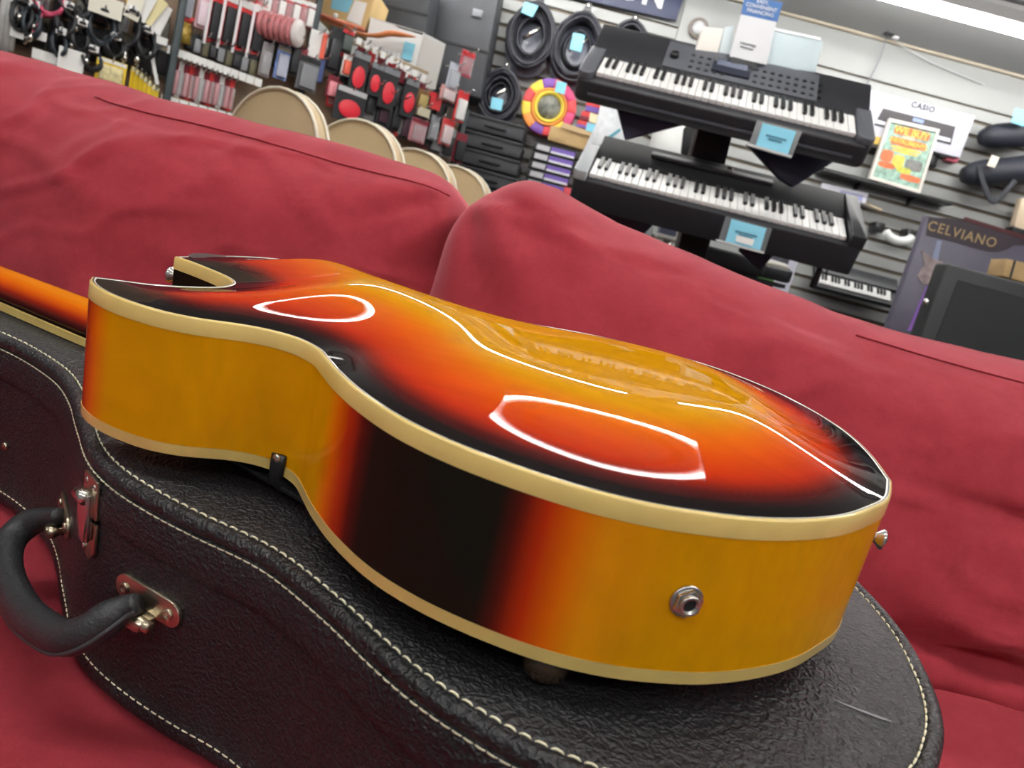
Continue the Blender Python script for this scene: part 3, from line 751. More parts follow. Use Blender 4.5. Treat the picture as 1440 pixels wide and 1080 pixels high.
def build_keyboards():
    # --- upper keyboard: rounded body, grey control panel
    M, L = kb_matrix(at(838, 104, 2.50), at(1203, 191, 2.40), math.radians(35))
    k = thing('electronic_keyboard', 'black electronic keyboard with a button panel on the upper tier of the stand', 'keyboard', M, 'keyboards on the tiered stand')
    body = rounded_rect(-.055, L + .055, -.035, .345, (.03, .03, .05, .05))
    O('body', MB().prism(body, -.085, -.008), CHAR, k, bevel=.012, seg=3)
    for x0, x1 in ((-.055, -.004), (L + .004, L + .055)):
        O('end_block', MB().prism(rounded_rect(x0, x1, -.033, .20, (.02, .02, .004, .004)), -.010, .014), mat('end_block_grey', (.10, .105, .12), .4), k, bevel=.006, seg=3)
    O('top_panel', MB().add([(-.05, .145, .005), (L + .05, .145, .005), (L + .05, .335, .045), (-.05, .335, .045), (-.05, .145, -.012), (L + .05, .145, -.012), (L + .05, .335, -.012), (-.05, .335, -.012)],
                            [(0, 1, 2, 3), (4, 7, 6, 5), (0, 4, 5, 1), (1, 5, 6, 2), (2, 6, 7, 3), (3, 7, 4, 0)]), CHAR, k, bevel=.006)
    sl = math.atan2(.040, .19); PM = Matrix.Translation((0, .145, .005)) @ Matrix.Rotation(sl, 4, 'X')
    O('control_panel', MB().box((L * .54, .095, .002), (L * .62, .15, .006)), mat('panel_grey', (.085, .09, .105), .5), k, bevel=.002, M=PM)
    O('display', MB().box((L * .50, .085, .008), (.125, .075, .012)), mat('display_dark', (.03, .035, .05), .15), k, bevel=.002, M=PM)
    O('display_glass', MB().box((L * .50, .095, .0145), (.10, .03, .002)), mat('display_glass', (.14, .16, .22), .1), k, M=PM)
    O('volume_knob', MB().lathe([(.016, .004), (.015, .018), (.012, .020), (.001, .020)], 20, Matrix.Translation((L * .265, .085, 0))), BLACKP, k, smooth=True, M=PM)
    bt = None
    for gx, n in ((.34, 5), (.60, 9)):
        for i in range(n):
            for j in range(3):
                Mb = PM @ Matrix.Translation((L * gx + i * .0265, .045 + j * .035, .006))
                if bt is None: bt = O('button', MB().box((0, 0, 0), (.013, .009, .005)), BLACKP, k, bevel=.001, seg=1, M=Mb)
                else: c = bt.copy(); col.objects.link(c); c.parent = k; c.matrix_basis = Mb
    O('front_strip', MB().box((L / 2, -.0365, -.052), (L + .02, .004, .008)), mat('strip_grey', (.09, .095, .11), .3), k)
    keys(k, L, 36)
    # --- lower keyboard: slab body, square right end, pale left cheek
    M, L = kb_matrix(at(828, 246, 2.50), at(1190, 336, 2.40), math.radians(30))
    k = thing('electronic_keyboard', 'plain black slab keyboard on the lower tier of the stand', 'keyboard', M, 'keyboards on the tiered stand')
    O('body', MB().prism(rounded_rect(-.045, L + .05, -.028, .30, (.008, .008, .012, .012)), -.105, -.008), CHAR, k, bevel=.006)
    O('cheek', MB().prism(rounded_rect(-.050, -.004, -.030, .22, (.02, .004, .004, .03)), -.012, .020), mat('cheek_silver', (.36, .38, .40), .35), k, bevel=.006, label='silver grey left end cheek')
    O('cheek', MB().prism(rounded_rect(L + .006, L + .052, -.030, .30, (.004, .006, .006, .004)), -.012, .030), CHAR, k, bevel=.004)
    O('top_panel', MB().add([(-.004, .142, .008), (L + .004, .142, .008), (L + .004, .295, .030), (-.004, .295, .030), (-.004, .142, -.012), (L + .004, .142, -.012), (L + .004, .295, -.012), (-.004, .295, -.012)],
                            [(0, 1, 2, 3), (4, 7, 6, 5), (0, 4, 5, 1), (1, 5, 6, 2), (2, 6, 7, 3), (3, 7, 4, 0)]), mat('slab_black', (.016, .017, .019), .65), k, bevel=.003)
    O('panel_rail', MB().box((L * .46, .225, .030), (L * .5, .035, .012)), CHAR, k, bevel=.003)
    O('slip_front', MB().box((L / 2, -.012, -.030), (L + .006, .028, .03)), mat('key_front_grey', (.42, .42, .40), .4), k, bevel=.003)
    O('socket_rim', MB().lathe([(.012, .034), (.014, .040), (.009, .042), (.008, .036)], 18, Matrix.Translation((L * .53, .235, 0))), NICKEL, k, smooth=True)
    keys(k, L, 36)
    O('foot', MB().cyl((L - .03, .0, -.19), (L - .03, .02, -.10), .012, .008, n=10), BLACKP, k, smooth=True)
    # --- the stand
    b = at(962, 392, 2.62); base = V((b.x, 2.66, 0))
    st = thing('keyboard_stand', 'black two-tier column stand holding both keyboards', 'keyboard stand', Matrix.Translation(base))
    inv = lambda p: p - base
    top = at(1016, 150, 2.66); low = V((base.x, 2.66, .06))
    O('column', MB().slab([inv(at(992, 140, 2.73)), inv(at(1040, 152, 2.73)), inv(at(1012, 262, 2.73)), inv(at(964, 250, 2.73))], (0, .09, 0)), BLACKM, st, bevel=.006)
    O('column', MB().slab([inv(at(968, 290, 2.73)), inv(at(1010, 300, 2.73)), inv(V((at(985, 400, 2.73).x + .03, 2.73, .05))), inv(V((at(985, 400, 2.73).x - .07, 2.73, .05)))], (0, .09, 0)), BLACKM, st, bevel=.006)
    O('base_plate', MB().prism(rounded_rect(-.35, .45, -.3, .3, (.04,) * 4), 0, .03), BLACKM, st, bevel=.006)
    for nm, poly, Y in (('tier_arm', [(862, 127), (990, 160), (972, 172), (880, 196)], 2.60), ('tier_arm', [(1052, 203), (1068, 205), (1176, 212), (1182, 222), (1116, 263), (1098, 252)], 2.58),
                        ('tier_arm', [(805, 268), (935, 300), (905, 330), (812, 292)], 2.60), ('tier_arm', [(1060, 330), (1105, 340), (1070, 380), (1040, 352)], 2.64)):
        O(nm, MB().slab([inv(at(x, y, Y)) for x, y in poly], (0, .03, 0)), NAVY, st, bevel=.005)
    for y0, y1, xs in ((118, 250, (868, 1170)), (262, 395, (858, 1160))):
        a, c = at(xs[0], y0 + 20, 2.60), at(xs[1], y0 + 103, 2.52)
        O('tier_rail', MB().tube([inv(a), inv(c)], .016, 8), BLACKM, st)
    # cards and sheets on the stand
    def card(label, px, Y, holder):
        t = thing('price_card', label, 'price card', Matrix.Translation(at(*px[3], Y)), 'pale blue price cards')
        pslab('card', px, Y, .002, LBLUE, t)
        (x0, y0), (x1, y1), (x2, y2), (x3, y3) = px
        pslab('holder', [(x0 - 8, y0 - 4), (x1 + 8, y1), (x2 + 6, y2 + 3), (x3 - 10, y3 - 1)], Y + .004, .003, mat('holder_smoke', (.20, .21, .22), .15, trans=.3), t)
        pslab('ledge', [(x3 - 12, y3 - 3), (x2 + 6, y2 + 2), (x2 + 5, y2 + 5), (x3 - 13, y3)], Y - .006, .016, mat('ledge_clear', (.55, .56, .56), .2), t)
        for f, l in ((.42, .62), (.54, .40)):
            a = (x0 + (x3 - x0) * f, y0 + (y3 - y0) * f); bq = (x1 + (x2 - x1) * f, y1 + (y2 - y1) * f)
            q = lambda s: (a[0] + (bq[0] - a[0]) * s, a[1] + (bq[1] - a[1]) * s)
            p0, p1 = q(.5 - l / 2), q(.5 + l / 2)
            pslab('print_line', [p0, p1, (p1[0] - .8, p1[1] + 3), (p0[0] - .8, p0[1] + 3)], Y - .0012, .001, mat('print_blue', (.06, .20, .30), .6), t)
    card('pale blue price card in a clear holder between the two keyboards', [(1073, 173), (1120, 185), (1108, 217), (1063, 204)], 2.36, 1)
    card('pale blue price card with a white sticker under the lower keyboard', [(1029, 308), (1078, 321), (1069, 352), (1020, 339)], 2.36, 1)
    st2 = pslab('sticker', [(1036, 330), (1061, 337), (1058, 346), (1034, 339)], 2.3565, .001, PAPER); tag(st2, 'white paper sticker on the lower blue price card', 'sticker')
    # music rest and signs behind the upper keyboard
    m = thing('music_rest', 'frosted acrylic music rest standing at the back of the upper keyboard', 'music rest', Matrix.Translation(at(1100, 105, 2.66)))
    pslab('panel', [(1086, 40), (1154, 54), (1158, 59), (1143, 114), (1060, 95)], 2.66, .006, FROST, m, bevel=.002)
    pslab('panel_edge', [(1086, 38), (1155, 53), (1154, 57), (1085, 42)], 2.657, .012, mat('edge_white', (.85, .9, .92), .3), m)
    s = thing('financing_sign', 'white counter sign with a blue header on the upper keyboard', 'sign', Matrix.Translation(at(1050, 85, 2.64)))
    pslab('sheet', [(1042, 20), (1092, 31), (1078, 91), (1026, 79)], 2.632, .004, mat('sign_grey_white', (.66, .67, .69), .5), s)
    pslab('header', [(1048, -8), (1101, 4), (1093, 31), (1042, 20)], 2.632, .004, BLUES, s)
    xa = (at(1092, 31, 2.63) - at(1042, 20, 2.63)).normalized(); upv = (at(1045, 8, 2.63) - at(1040, 28, 2.63)).normalized()
    o = at(1071, 10.5, 2.629); Mt = Matrix(((xa.x, upv.x, 0, o.x), (xa.y, upv.y, -1, o.y), (xa.z, upv.z, 0, o.z), (0, 0, 0, 1)))
    Mt = s.matrix_basis.inverted() @ Mt
    O('lettering', text_mb('EASY,\nCONVENIENT\nFINANCING', .0165, .0004, M=Mt), PAPER, s)
    o2 = at(1052, 62, 2.629)
    for i, wd in enumerate((.055, .045)):
        O('print_line', MB().box(s.matrix_basis.inverted() @ (o2 + V((0, 0, -.012 * i))), (wd, .0008, .0035), Matrix.Rotation(-.0, 3, 'Y')), MGREY, s)
    pslab('sign_foot', [(1030, 79), (1066, 88), (1062, 101), (1027, 91)], 2.625, .03, BLACKP, s, bevel=.003)
    c = thing('white_carton', 'cream white carton standing behind the upper keyboard beside the sign', 'box', Matrix.Translation(at(1000, 80, 2.68)))
    pslab('front', [(990, 37), (1018, 40), (1007, 84), (975, 77)], 2.68, .05, mat('carton_cream', (.80, .77, .70), .6), c, bevel=.002)
    pslab('side', [(1019, 38), (1032, 36), (1026, 88), (1008, 84)], 2.68, .05, mat('carton_pale_blue', (.62, .70, .72), .5), c, bevel=.002)
build_keyboards()

def build_wall_things():
    Yw = 4.44
    # banner
    b = thing('banner', 'dark navy banner with pale capital letters high on the slatted wall', 'banner', Matrix.Translation(at(880, 10, Yw)))
    pslab('cloth', [(700, -62), (965, -12), (951, 29), (690, -30)], Yw, .012, NAVYB, b, bevel=.003)
    xa = (at(951, 29, Yw) - at(800, -7, Yw)).normalized(); upv = V((0, 0, 1)); xa = V((1, 0, 0))
    o = at(936, -1, Yw - .004); Mt = Matrix(((1, 0, 0, o.x), (0, 0, -1, o.y), (0, 1, 0, o.z), (0, 0, 0, 1)))
    O('lettering', text_mb('SION', .165, .002, 1.12, b.matrix_basis.inverted() @ Mt, 'RIGHT', bold=.005), mat('banner_letter', (.62, .64, .68), .5), b)
    # round wall clock-like knob of the plain panel
    p = at(982, 40, 4.44)
    t = thing('wall_vent', 'round grey vent cap with a dark ring on the plain wall panel', 'vent', frame(p, (1, 0, 0), z=(0, -1, 0)))
    O('ring', MB().lathe([(.055, -.03), (.055, .010), (.047, .016), (.040, .010), (.038, 0)], 28), mat('vent_ring', (.20, .17, .15), .5), t, smooth=True)
    O('cap', MB().lathe([(.040, 0), (.036, .018), (.020, .030), (.001, .034)], 24), LGREY, t, smooth=True)
    # keyboard carton with printed picture
    k = thing('keyboard_box', 'white carton picturing a mini keyboard, standing on the wall shelf', 'box', Matrix.Translation(at(1240, 215, 4.30)))
    Yb = 4.39
    pslab('carton', [(1223, 126), (1372, 163), (1350, 222), (1206, 186)], Yb, .09, mat('carton_lilac_white', (.60, .60, .68), .5), k, bevel=.004)
    pslab('keyboard_picture', [(1242, 152), (1344, 178), (1337, 204), (1229, 176)], Yb - .002, .001, mat('picture_black', (.03, .025, .03), .4), k)
    pslab('picture_keys', [(1232, 168), (1337, 195), (1336, 200), (1231, 173)], Yb - .0035, .001, mat('picture_keys', (.72, .74, .82), .5), k)
    pslab('picture_screen', [(1285, 165), (1300, 169), (1298, 174), (1283, 170)], Yb - .0035, .001, mat('picture_blue', (.25, .33, .55), .4), k)
    o = at(1298, 151, Yb - .002); Mt = Matrix(((1, 0, 0, o.x), (0, 0, -1, o.y), (0, 1, 0, o.z), (0, 0, 0, 1)))
    O('lettering', text_mb('CASIO', .042, .0008, 1.15, k.matrix_basis.inverted() @ Mt, bold=.0016), mat('print_grey', (.04, .04, .05), .5), k)
    # narrow second box under it
    t = thing('accessory_box', 'small dark box with a yellow end beneath the white keyboard carton', 'box', Matrix.Translation(at(1225, 198, 4.33)))
    pslab('body', [(1212, 188), (1262, 200), (1256, 214), (1208, 202)], 4.39, .09, mat('box_dark', (.06, .055, .05), .5), t, bevel=.003)
    pslab('end_label', [(1224, 190), (1241, 194), (1238, 204), (1221, 200)], 4.388, .002, mat('ochre', (.62, .42, .08), .5), t)
    # framed poster
    f = thing('framed_poster', 'colourful green and orange poster in a pale frame on the black wall shelf', 'poster', Matrix.Translation(at(1260, 265, 4.365)))
    C4 = [(1251, 166), (1322, 182), (1294, 272), (1222, 251)]; Yf = 4.365
    cx, cy = sum(x for x, y in C4) / 4, sum(y for x, y in C4) / 4
    sh = lambda s: [(cx + (x - cx) * s, cy + (y - cy) * s) for x, y in C4]
    fr = mat('frame_pale', (.74, .70, .64), .4)
    inn = sh(.9)
    for i in range(4):
        j = (i + 1) % 4; pslab('frame_rail', [C4[i], C4[j], inn[j], inn[i]], Yf - .012, .026, fr, f)
    def bl(u, v): # inside coordinates 0..1
        a = V(inn[0]).lerp(V(inn[1]), u); b_ = V(inn[3]).lerp(V(inn[2]), u); return tuple(a.lerp(b_, v))
    PM_ = mat('poster_paint', (.30, .46, .38), .6, var=.55, vscale=26)
    pslab('sheet', inn, Yf, .004, PM_, f)
    def patch(u0, u1, v0, v1, m, lay=1, nm='print_patch'): 
        pslab(nm, [bl(u0, v0), bl(u0 * .5 + u1 * .5, v0 - .015), bl(u1, v0), bl(u1 + .02, (v0 + v1) / 2), bl(u1, v1), bl(u0 * .5 + u1 * .5, v1 + .015), bl(u0, v1), bl(u0 - .02, (v0 + v1) / 2)], Yf - .001 * lay, .0008, m, f)
    OR = mat('poster_orange', (.72, .16, .06), .6, var=.2, vscale=40); YE = mat('poster_yellow', (.80, .55, .10), .6, var=.2, vscale=40); GY = mat('poster_grey', (.20, .20, .19), .6, var=.3, vscale=40); LG = mat('poster_lime', (.55, .55, .08), .6, var=.2, vscale=40); PC = mat('poster_cream', (.78, .70, .50), .6)
    patch(.14, .88, .05, .18, OR); patch(.14, .86, .24, .36, OR); patch(.18, .80, .39, .42, YE); patch(.22, .76, .45, .475, YE)
    patch(.04, .26, .50, .68, OR); patch(.30, .52, .54, .74, YE); patch(.58, .92, .56, .72, GY); patch(.44, .72, .72, .80, LG); patch(.04, .36, .71, .79, OR); patch(.56, .96, .82, .90, OR)
    def ptext(s_, u, v, size, m):
        o = at(*bl(u, v), Yf - .0025); Mt = Matrix(((1, 0, 0, o.x), (0, 0, -1, o.y), (0, 1, 0, o.z), (0, 0, 0, 1)))
        O('lettering', text_mb(s_, size, .0004, M=f.matrix_basis.inverted() @ Mt, bold=size * .03), m, f)
    ptext('WE BUY', .5, .115, .052, YE); ptext('USED', .48, .21, .028, PC); ptext('INSTRUMENTS', .5, .30, .033, YE)
    # wall shelf
    sh_ = thing('wall_shelf', 'thin black bracket shelf on the slatted wall below the framed poster', 'shelf', Matrix.Translation(at(1250, 265, 4.3)))
    a, c = at(1158, 239, 4.34), at(1341, 287, 4.34); z = (a.z + c.z) / 2
    iv = sh_.matrix_basis.inverted()
    O('board', MB().box(iv @ V(((a.x + c.x) / 2, 4.411, z)), (c.x - a.x, .142, .014)), BLACKP, sh_, bevel=.003)
    for fx in (.32, .74):
        O('bracket', MB().slab([iv @ V((a.x + (c.x - a.x) * fx, 4.48, z - .005)), iv @ V((a.x + (c.x - a.x) * fx, 4.37, z - .005)), iv @ V((a.x + (c.x - a.x) * fx, 4.48, z - .05))], (.012, 0, 0)), BLACKP, sh_)
    # price strip and fixtures on the wall
    t = thing('label_strip', 'white shelf label with a blue panel near the end of the lower keyboard', 'label', Matrix.Translation(at(1185, 275, 4.4)))
    pslab('strip', [(1157, 257), (1222, 272), (1217, 287), (1153, 271)], 4.40, .02, mat('label_lilac', (.74, .74, .82), .5), t, bevel=.003)
    pslab('panel', [(1182, 268), (1214, 275), (1212, 283), (1180, 276)], 4.397, .002, mat('panel_blue', (.30, .32, .55), .5), t)
    t = thing('wooden_dowel', 'short pale wooden dowel peg sticking out beside the white shelf label', 'dowel', Matrix.Translation(at(1225, 290, 4.42)))
    O('peg', MB().cyl((-.05, .02, .015), (.06, -.01, -.01), .009, n=10), mat('pale_wood', (.62, .52, .36), .6), t, smooth=True)
    h = thing('instrument_hanger', 'white curved wall cradle between two black clamps on the slatwall', 'wall hanger', Matrix.Translation(at(1262, 330, 4.42)))
    for (x, y) in ((1239, 319), (1284, 329)): pslab('clamp', [(x - 7, y - 8), (x + 7, y - 5), (x + 5, y + 9), (x - 9, y + 6)], 4.38, .09, BLACKP, h, bevel=.006)
    pts = [h.matrix_basis.inverted() @ at(x, y, 4.37) for x, y in ((1244, 325), (1252, 334), (1264, 339), (1277, 338), (1284, 332))]
    O('cradle', MB().tube(catmull(pts, False, 5), [.012] + [.026] * 19 + [.012], 12), mat('cradle_white', (.80, .82, .80), .4), h, smooth=True)
    # mini keyboard on the wall
    M, L = kb_matrix(at(1151, 398, 4.30), at(1252, 424, 4.30), math.radians(50))
    mk = thing('mini_keyboard', 'small black mini keyboard clamped to the slatted wall near the floor box', 'keyboard', M)
    O('body', MB().prism(rounded_rect(-.02, L + .05, -.02, .17, (.01,) * 4), -.035, -.005), CHAR, mk, bevel=.004)
    O('panel', MB().box((L / 2 + .015, .12, .004), (L + .05, .085, .022)), mat('mini_panel', (.035, .037, .042), .4), mk, bevel=.003)
    keys(mk, L, 22, .07)
    for x in (.08, .3): O('support_hook', MB().cyl((x, .02, -.06), (x, .09, -.03), .016, n=10), BLACKP, mk)
    pts = [mk.matrix_basis.inverted() @ at(x, y, 4.28) for x, y in ((1180, 345), (1178, 358), (1166, 368), (1162, 388))]
    O('adapter_lead', MB().tube(catmull(pts, False, 4), .006, 6), BLACKP, mk, smooth=True)
    # two soft instrument bags
    def bag(label, prof, Y, strap, tagc):
        a, b_ = at(*prof[0], Y), at(*prof[1], Y); t = thing('instrument_bag', label, 'bag', Matrix.Translation((a + b_) / 2 + V((0, 0, -.05))), 'soft bags on the slatted wall')
        iv = t.matrix_basis.inverted(); n = 12; pts = [iv @ a.lerp(b_, i / (n - 1)) for i in range(n)]
        rr = [prof[2] * q for q in (.55, .85, .95, 1, 1, 1, 1.02, 1.05, 1.08, 1.1, 1.1, .9)]
        O('bag', MB().tube(pts, rr, 14, flat=1.0), mat('bag_nylon', (.014, .016, .026), .6, bump=.3, bscale=90), t, smooth=True)
        if strap: O('strap', MB().tube(catmull([iv @ at(x, y, Y - .07) for x, y in strap], False, 5), .016, 8, flat=.3, up=(0, -1, 0)), mat('strap_nylon', (.03, .032, .04), .7), t, smooth=True)
        return t
    bag('black nylon instrument bag, upper of two by the right edge', ((1379, 193), (1470, 186), .066), 4.36, None, None)
    bag('black nylon instrument bag with a hanging strap, lower of two', ((1354, 246), (1480, 236), .075), 4.36, [(1377, 232), (1381, 252), (1390, 276), (1399, 283), (1412, 272), (1428, 254)], None)
    tag(pslab('bag_ticket', [(1395, 218), (1406, 221), (1399, 236), (1388, 233)], 4.26, .004, mat('ticket_cream', (.82, .76, .62), .6), bevel=.0015), 'cream swing ticket on the lower black bag', 'ticket')
    tag(pslab('bag_card', [(1428, 152), (1446, 156), (1440, 178), (1422, 172)], 4.26, .004, LBLUE, bevel=.0015), 'pale blue card on the upper black bag', 'price card')
    # little red pack and black fob near the carton
    tag(pslab('small_pack', [(1336, 213), (1352, 217), (1346, 229), (1330, 225)], 4.43, .05, mat('pack_rose', (.50, .09, .14), .5, var=.3, vscale=60), bevel=.003), 'small rose pack under the right end of the white keyboard carton', 'pack')
    tag(pslab('strap_lock_pack', [(1314, 208), (1324, 211), (1316, 236), (1308, 232)], 4.43, .05, BLACKP, bevel=.004), 'small black pack hanging between the poster and the keyboard carton', 'pack')
    # guitar-like edge at far right
    tag(pslab('instrument_edge', [(1437, 278), (1470, 285), (1460, 335), (1426, 318)], 4.36, .05, mat('pale_spruce', (.62, .50, .36), .4), bevel=.006), 'pale wooden instrument side cut off by the right edge', 'instrument')
    tag(pslab('instrument_cradle', [(1425, 318), (1470, 331), (1466, 346), (1424, 333)], 4.34, .08, BLACKP, bevel=.006), 'black wall cradle under the pale wooden instrument side', 'wall hanger')
    # big piano carton
    Yc = 3.6
    c = thing('piano_box', 'large dark lilac piano carton with gold lettering leaning behind the black speaker', 'box', Matrix.Translation(V((at(1400, 470, Yc).x, Yc, 0))))
    pl = at(1305, 303, Yc); z0 = .0; x1 = pl.x + 1.0
    # carton body to the floor
    bl_ = at(1240, 470, Yc); lean = (pl.x - bl_.x) / (pl.z - bl_.z)
    iv = c.matrix_basis.inverted(); xb = bl_.x - lean * bl_.z
    P4 = [V((pl.x, Yc, pl.z)), V((x1, Yc, pl.z - .02)), V((x1, Yc, 0)), V((pl.x - .0, Yc, 0))]
    O('carton', MB().slab([iv @ p for p in P4], (0, .05, 0)), LILAC, c, bevel=.004)
    def cp(px, dy, th, m, nm, bev=0.): O(nm, MB().slab([iv @ at(x, y, Yc - dy) for x, y in px], (0, th, 0)), m, c, bevel=bev)
    curve = [(1306, 305), (1352, 309), (1358, 305), (1442, 333), (1442, 345), (1425, 345), (1418, 350), (1405, 354), (1390, 354), (1370, 349), (1340, 340), (1302, 331)]
    cp(curve, .003, .002, PLUM, 'header_print')
    cp([(1352, 309), (1358, 305), (1442, 331), (1442, 337)], .005, .002, mat('maroon_edge', (.10, .025, .03), .4), 'maroon_edge_print')
    cp([(1318, 338), (1324, 339), (1318, 372), (1308, 372)], .004, .002, mat('pale_streak', (.30, .34, .50), .5), 'streak_print')
    cp([(1296, 352), (1316, 366), (1326, 368), (1316, 398), (1298, 400), (1290, 388), (1300, 372)], .005, .002, mat('fresco_print', (.34, .27, .27), .6, var=.5, vscale=30), 'picture_print')
    cp([(1303, 402), (1309, 404), (1287, 465), (1276, 465)], .004, .002, mat('violet_streak', (.34, .16, .60), .5), 'streak_print')
    o = at(1353, 330, Yc - .006); Mt = Matrix(((1, 0, 0, o.x), (0, 0, -1, o.y), (0, 1, 0, o.z), (0, 0, 0, 1)))
    O('lettering', text_mb('CELVIANO', .062, .001, 1.15, iv @ Mt, bold=.0004), GOLD, c)
    # big black speaker in front of it
    Ys = 2.9
    sp = thing('speaker_cabinet', 'large plain slim black speaker panel in front of the lilac piano carton', 'speaker', Matrix.Translation(V((at(1380, 480, Ys).x, Ys, 0))))
    iv = sp.matrix_basis.inverted(); a = at(1330, 369, Ys); x0, x1, zt = at(1310, 430, Ys).x, at(1310, 430, Ys).x + .62, a.z
    O('cabinet', MB().slab([iv @ V(p) for p in ((x0, Ys, zt), (x1, Ys, zt), (x1, Ys, 0), (x0, Ys, 0))], (0, .09, 0)), mat('speaker_black', (.022, .024, .026), .55, bump=.2, bscale=150), sp, bevel=.012, seg=3)
    O('grille', MB().slab([iv @ V(p) for p in ((x0 + .06, Ys - .004, zt - .05), (x1 - .05, Ys - .004, zt - .05), (x1 - .05, Ys - .004, .1), (x0 + .05, Ys - .004, .1))], (0, .01, 0)), mat('grille_black', (.017, .019, .02), .8, bump=.5, bscale=500), sp, bevel=.004)
    O('clip', MB().ellipsoid(iv @ (at(1302, 425, Ys) + V((.0, .0, 0))), (.012, .012, .016)), NICKEL, sp, smooth=True)
    b = thing('carton', 'small brown cardboard carton beside the speaker at the right edge', 'box', Matrix.Translation(at(1425, 392, 3.3)))
    pslab('body', [(1417, 364), (1470, 376), (1464, 404), (1410, 388)], 3.28, .12, CARD, b, bevel=.003)
    pslab('tape', [(1426, 366), (1429, 367), (1422, 392), (1419, 391)], 3.278, .002, BLACKM, b)
    # ceiling camera and lead
    p = at(1252, 43, 4.38); t = thing('ceiling_fitting', 'small black fitting with thin wires where wall meets ceiling', 'cable fitting', Matrix.Translation(p))
    O('body', MB().box((0, 0, 0), (.05, .05, .05)), BLACKP, t, bevel=.008); O('clip', MB().box((.045, .02, -.005), (.035, .03, .05)), LGREY, t, bevel=.006)
    iv = t.matrix_basis.inverted()
    O('lead', MB().tube([iv @ at(1248, 48, 4.42), iv @ at(1238, 82, 4.45), iv @ at(1217, 124, 4.46)], .004, 6), MGREY, t)
    O('lead', MB().tube([iv @ at(1262, 60, 4.43), iv @ at(1310, 88, 4.46), iv @ at(1385, 120, 4.47)], .0025, 6), LGREY, t)
    # stain on the ceiling
    # ---- left part of the back wall: cable packs
    def coil(label, cx, cy, rx, ry, Y, cardp=None, dens=14):
        p = at(cx, cy, Y); s = scale_at(Y); t = thing('cable_pack', label, 'cable', Matrix.Translation(p), 'coiled cables in bags on the slatted wall')
        R = random.Random(cx); mb = MB()
        for i in range(dens):
            a0 = R.uniform(.45, 1.04) if i % 2 else R.uniform(.85, 1.04); pts = []
            for q in range(28):
                an = 2 * PI * q / 28; fx = 1 - .25 * max(0, math.sin(an)) ** 2
                pts.append((rx * s * a0 * math.cos(an) * fx + R.uniform(-.003, .003), -.05 + i * .007 + R.uniform(-.004, .004), ry * s * a0 * math.sin(an)))
            mb.tube(pts, .009, 6, closed=True)
        O('coil', mb, mat('cable_rubber', (.02, .021, .03), .5), t, smooth=True)
        bagp = [(rx * s * 1.12 * math.copysign(abs(math.cos(q)) ** .8, math.cos(q)) * (1 - .35 * max(0, math.sin(q)) ** 2), ry * s * 1.2 * math.sin(q)) for q in [2 * PI * k / 20 for k in range(20)]]
        O('bag', MB().prism(bagp, .045, .052, Matrix.Rotation(PI / 2, 4, 'X') @ Matrix.Translation((0, 0, -.1))), mat('bag_film', (.16, .17, .22), .2, trans=.2), t, bevel=.002)
        O('hanger', MB().prism([(-.03, ry * s * 1.0), (.03, ry * s * 1.0), (.012, ry * s * 1.35), (-.012, ry * s * 1.35)], -.002, .003, Matrix.Rotation(PI / 2, 4, 'X')), BLACKP, t)
        O('connector', MB().cyl((-rx * s * .3, -.05, -ry * s * .2), (rx * s * .3, -.055, ry * s * .25), .012, n=10), NICKEL, t, smooth=True)
        O('peg_hook', MB().cyl((0, -.02, ry * s * 1.25), (0, 4.485 - Y, ry * s * 1.25), .004, n=8), NICKEL, t)
        if cardp: pslab('tag_card', cardp, Y - .085, .003, LBLUE, t)
    coil('coiled black cable in a bag under a blue tag, leftmost on the slatted wall', 747, 52, 30, 40, 4.36, [(738, 2), (757, 8), (749, 24), (733, 17)])
    coil('coiled black cable in a bag with a blue label, beside the keyboard end', 812, 68, 33, 42, 4.36, [(806, 46), (823, 49), (817, 73), (801, 69)])
    coil('coiled cable half hidden behind the upper keyboard', 884, 60, 22, 24, 4.36)
    coil('coiled cable hanging above the stacked black cases', 702, 135, 26, 32, 4.30, [(692, 136), (708, 140), (705, 156), (689, 152)])
    # colourful hand drum
    p = at(772, 151, 4.30); s = scale_at(4.30); t = thing('hand_drum', 'round rainbow patterned hand drum standing on a cardboard box', 'drum', frame(p, (1, 0, 0), z=(0, -1, 0)))
    Rr = 36 * s
    O('shell', MB().lathe([(Rr, -.10), (Rr, -.01), (Rr * .98, 0)], 40), RED, t, smooth=True)
    cols = [mat('drum_red', (.68, .05, .06), .4), mat('drum_orange', (.85, .30, .05), .4), mat('drum_yellow', (.88, .66, .06), .4), mat('drum_purple', (.20, .07, .38), .4), mat('drum_crimson', (.62, .05, .18), .4)]
    for i in range(12):
        a0, a1 = 2 * PI * i / 12, 2 * PI * (i + 1) / 12; pts = []
        for j in range(5): q = a0 + (a1 - a0) * j / 4; pts.append((Rr * math.cos(q), Rr * math.sin(q)))
        for j in range(5): q = a1 + (a0 - a1) * j / 4; pts.append((Rr * .68 * math.cos(q), Rr * .68 * math.sin(q)))
        O('rim_segment', MB().prism(pts, 0, .012), cols[[0, 4, 0, 3, 2, 0, 2, 1, 3, 0, 2, 4][i]], t, bevel=.003)
    O('ring', MB().lathe([(Rr * .68, 0), (Rr * .66, .016), (Rr * .58, .016), (Rr * .57, 0)], 40), cols[1], t, smooth=True)
    O('ring', MB().lathe([(Rr * .57, 0), (Rr * .56, .018), (Rr * .45, .018), (Rr * .43, 0)], 40), cols[2], t, smooth=True)
    O('head', MB().lathe([(Rr * .43, 0), (Rr * .42, .012), (.001, .012)], 36), mat('drum_head', (.20, .21, .18), .5, var=.6, vscale=30), t, smooth=True)
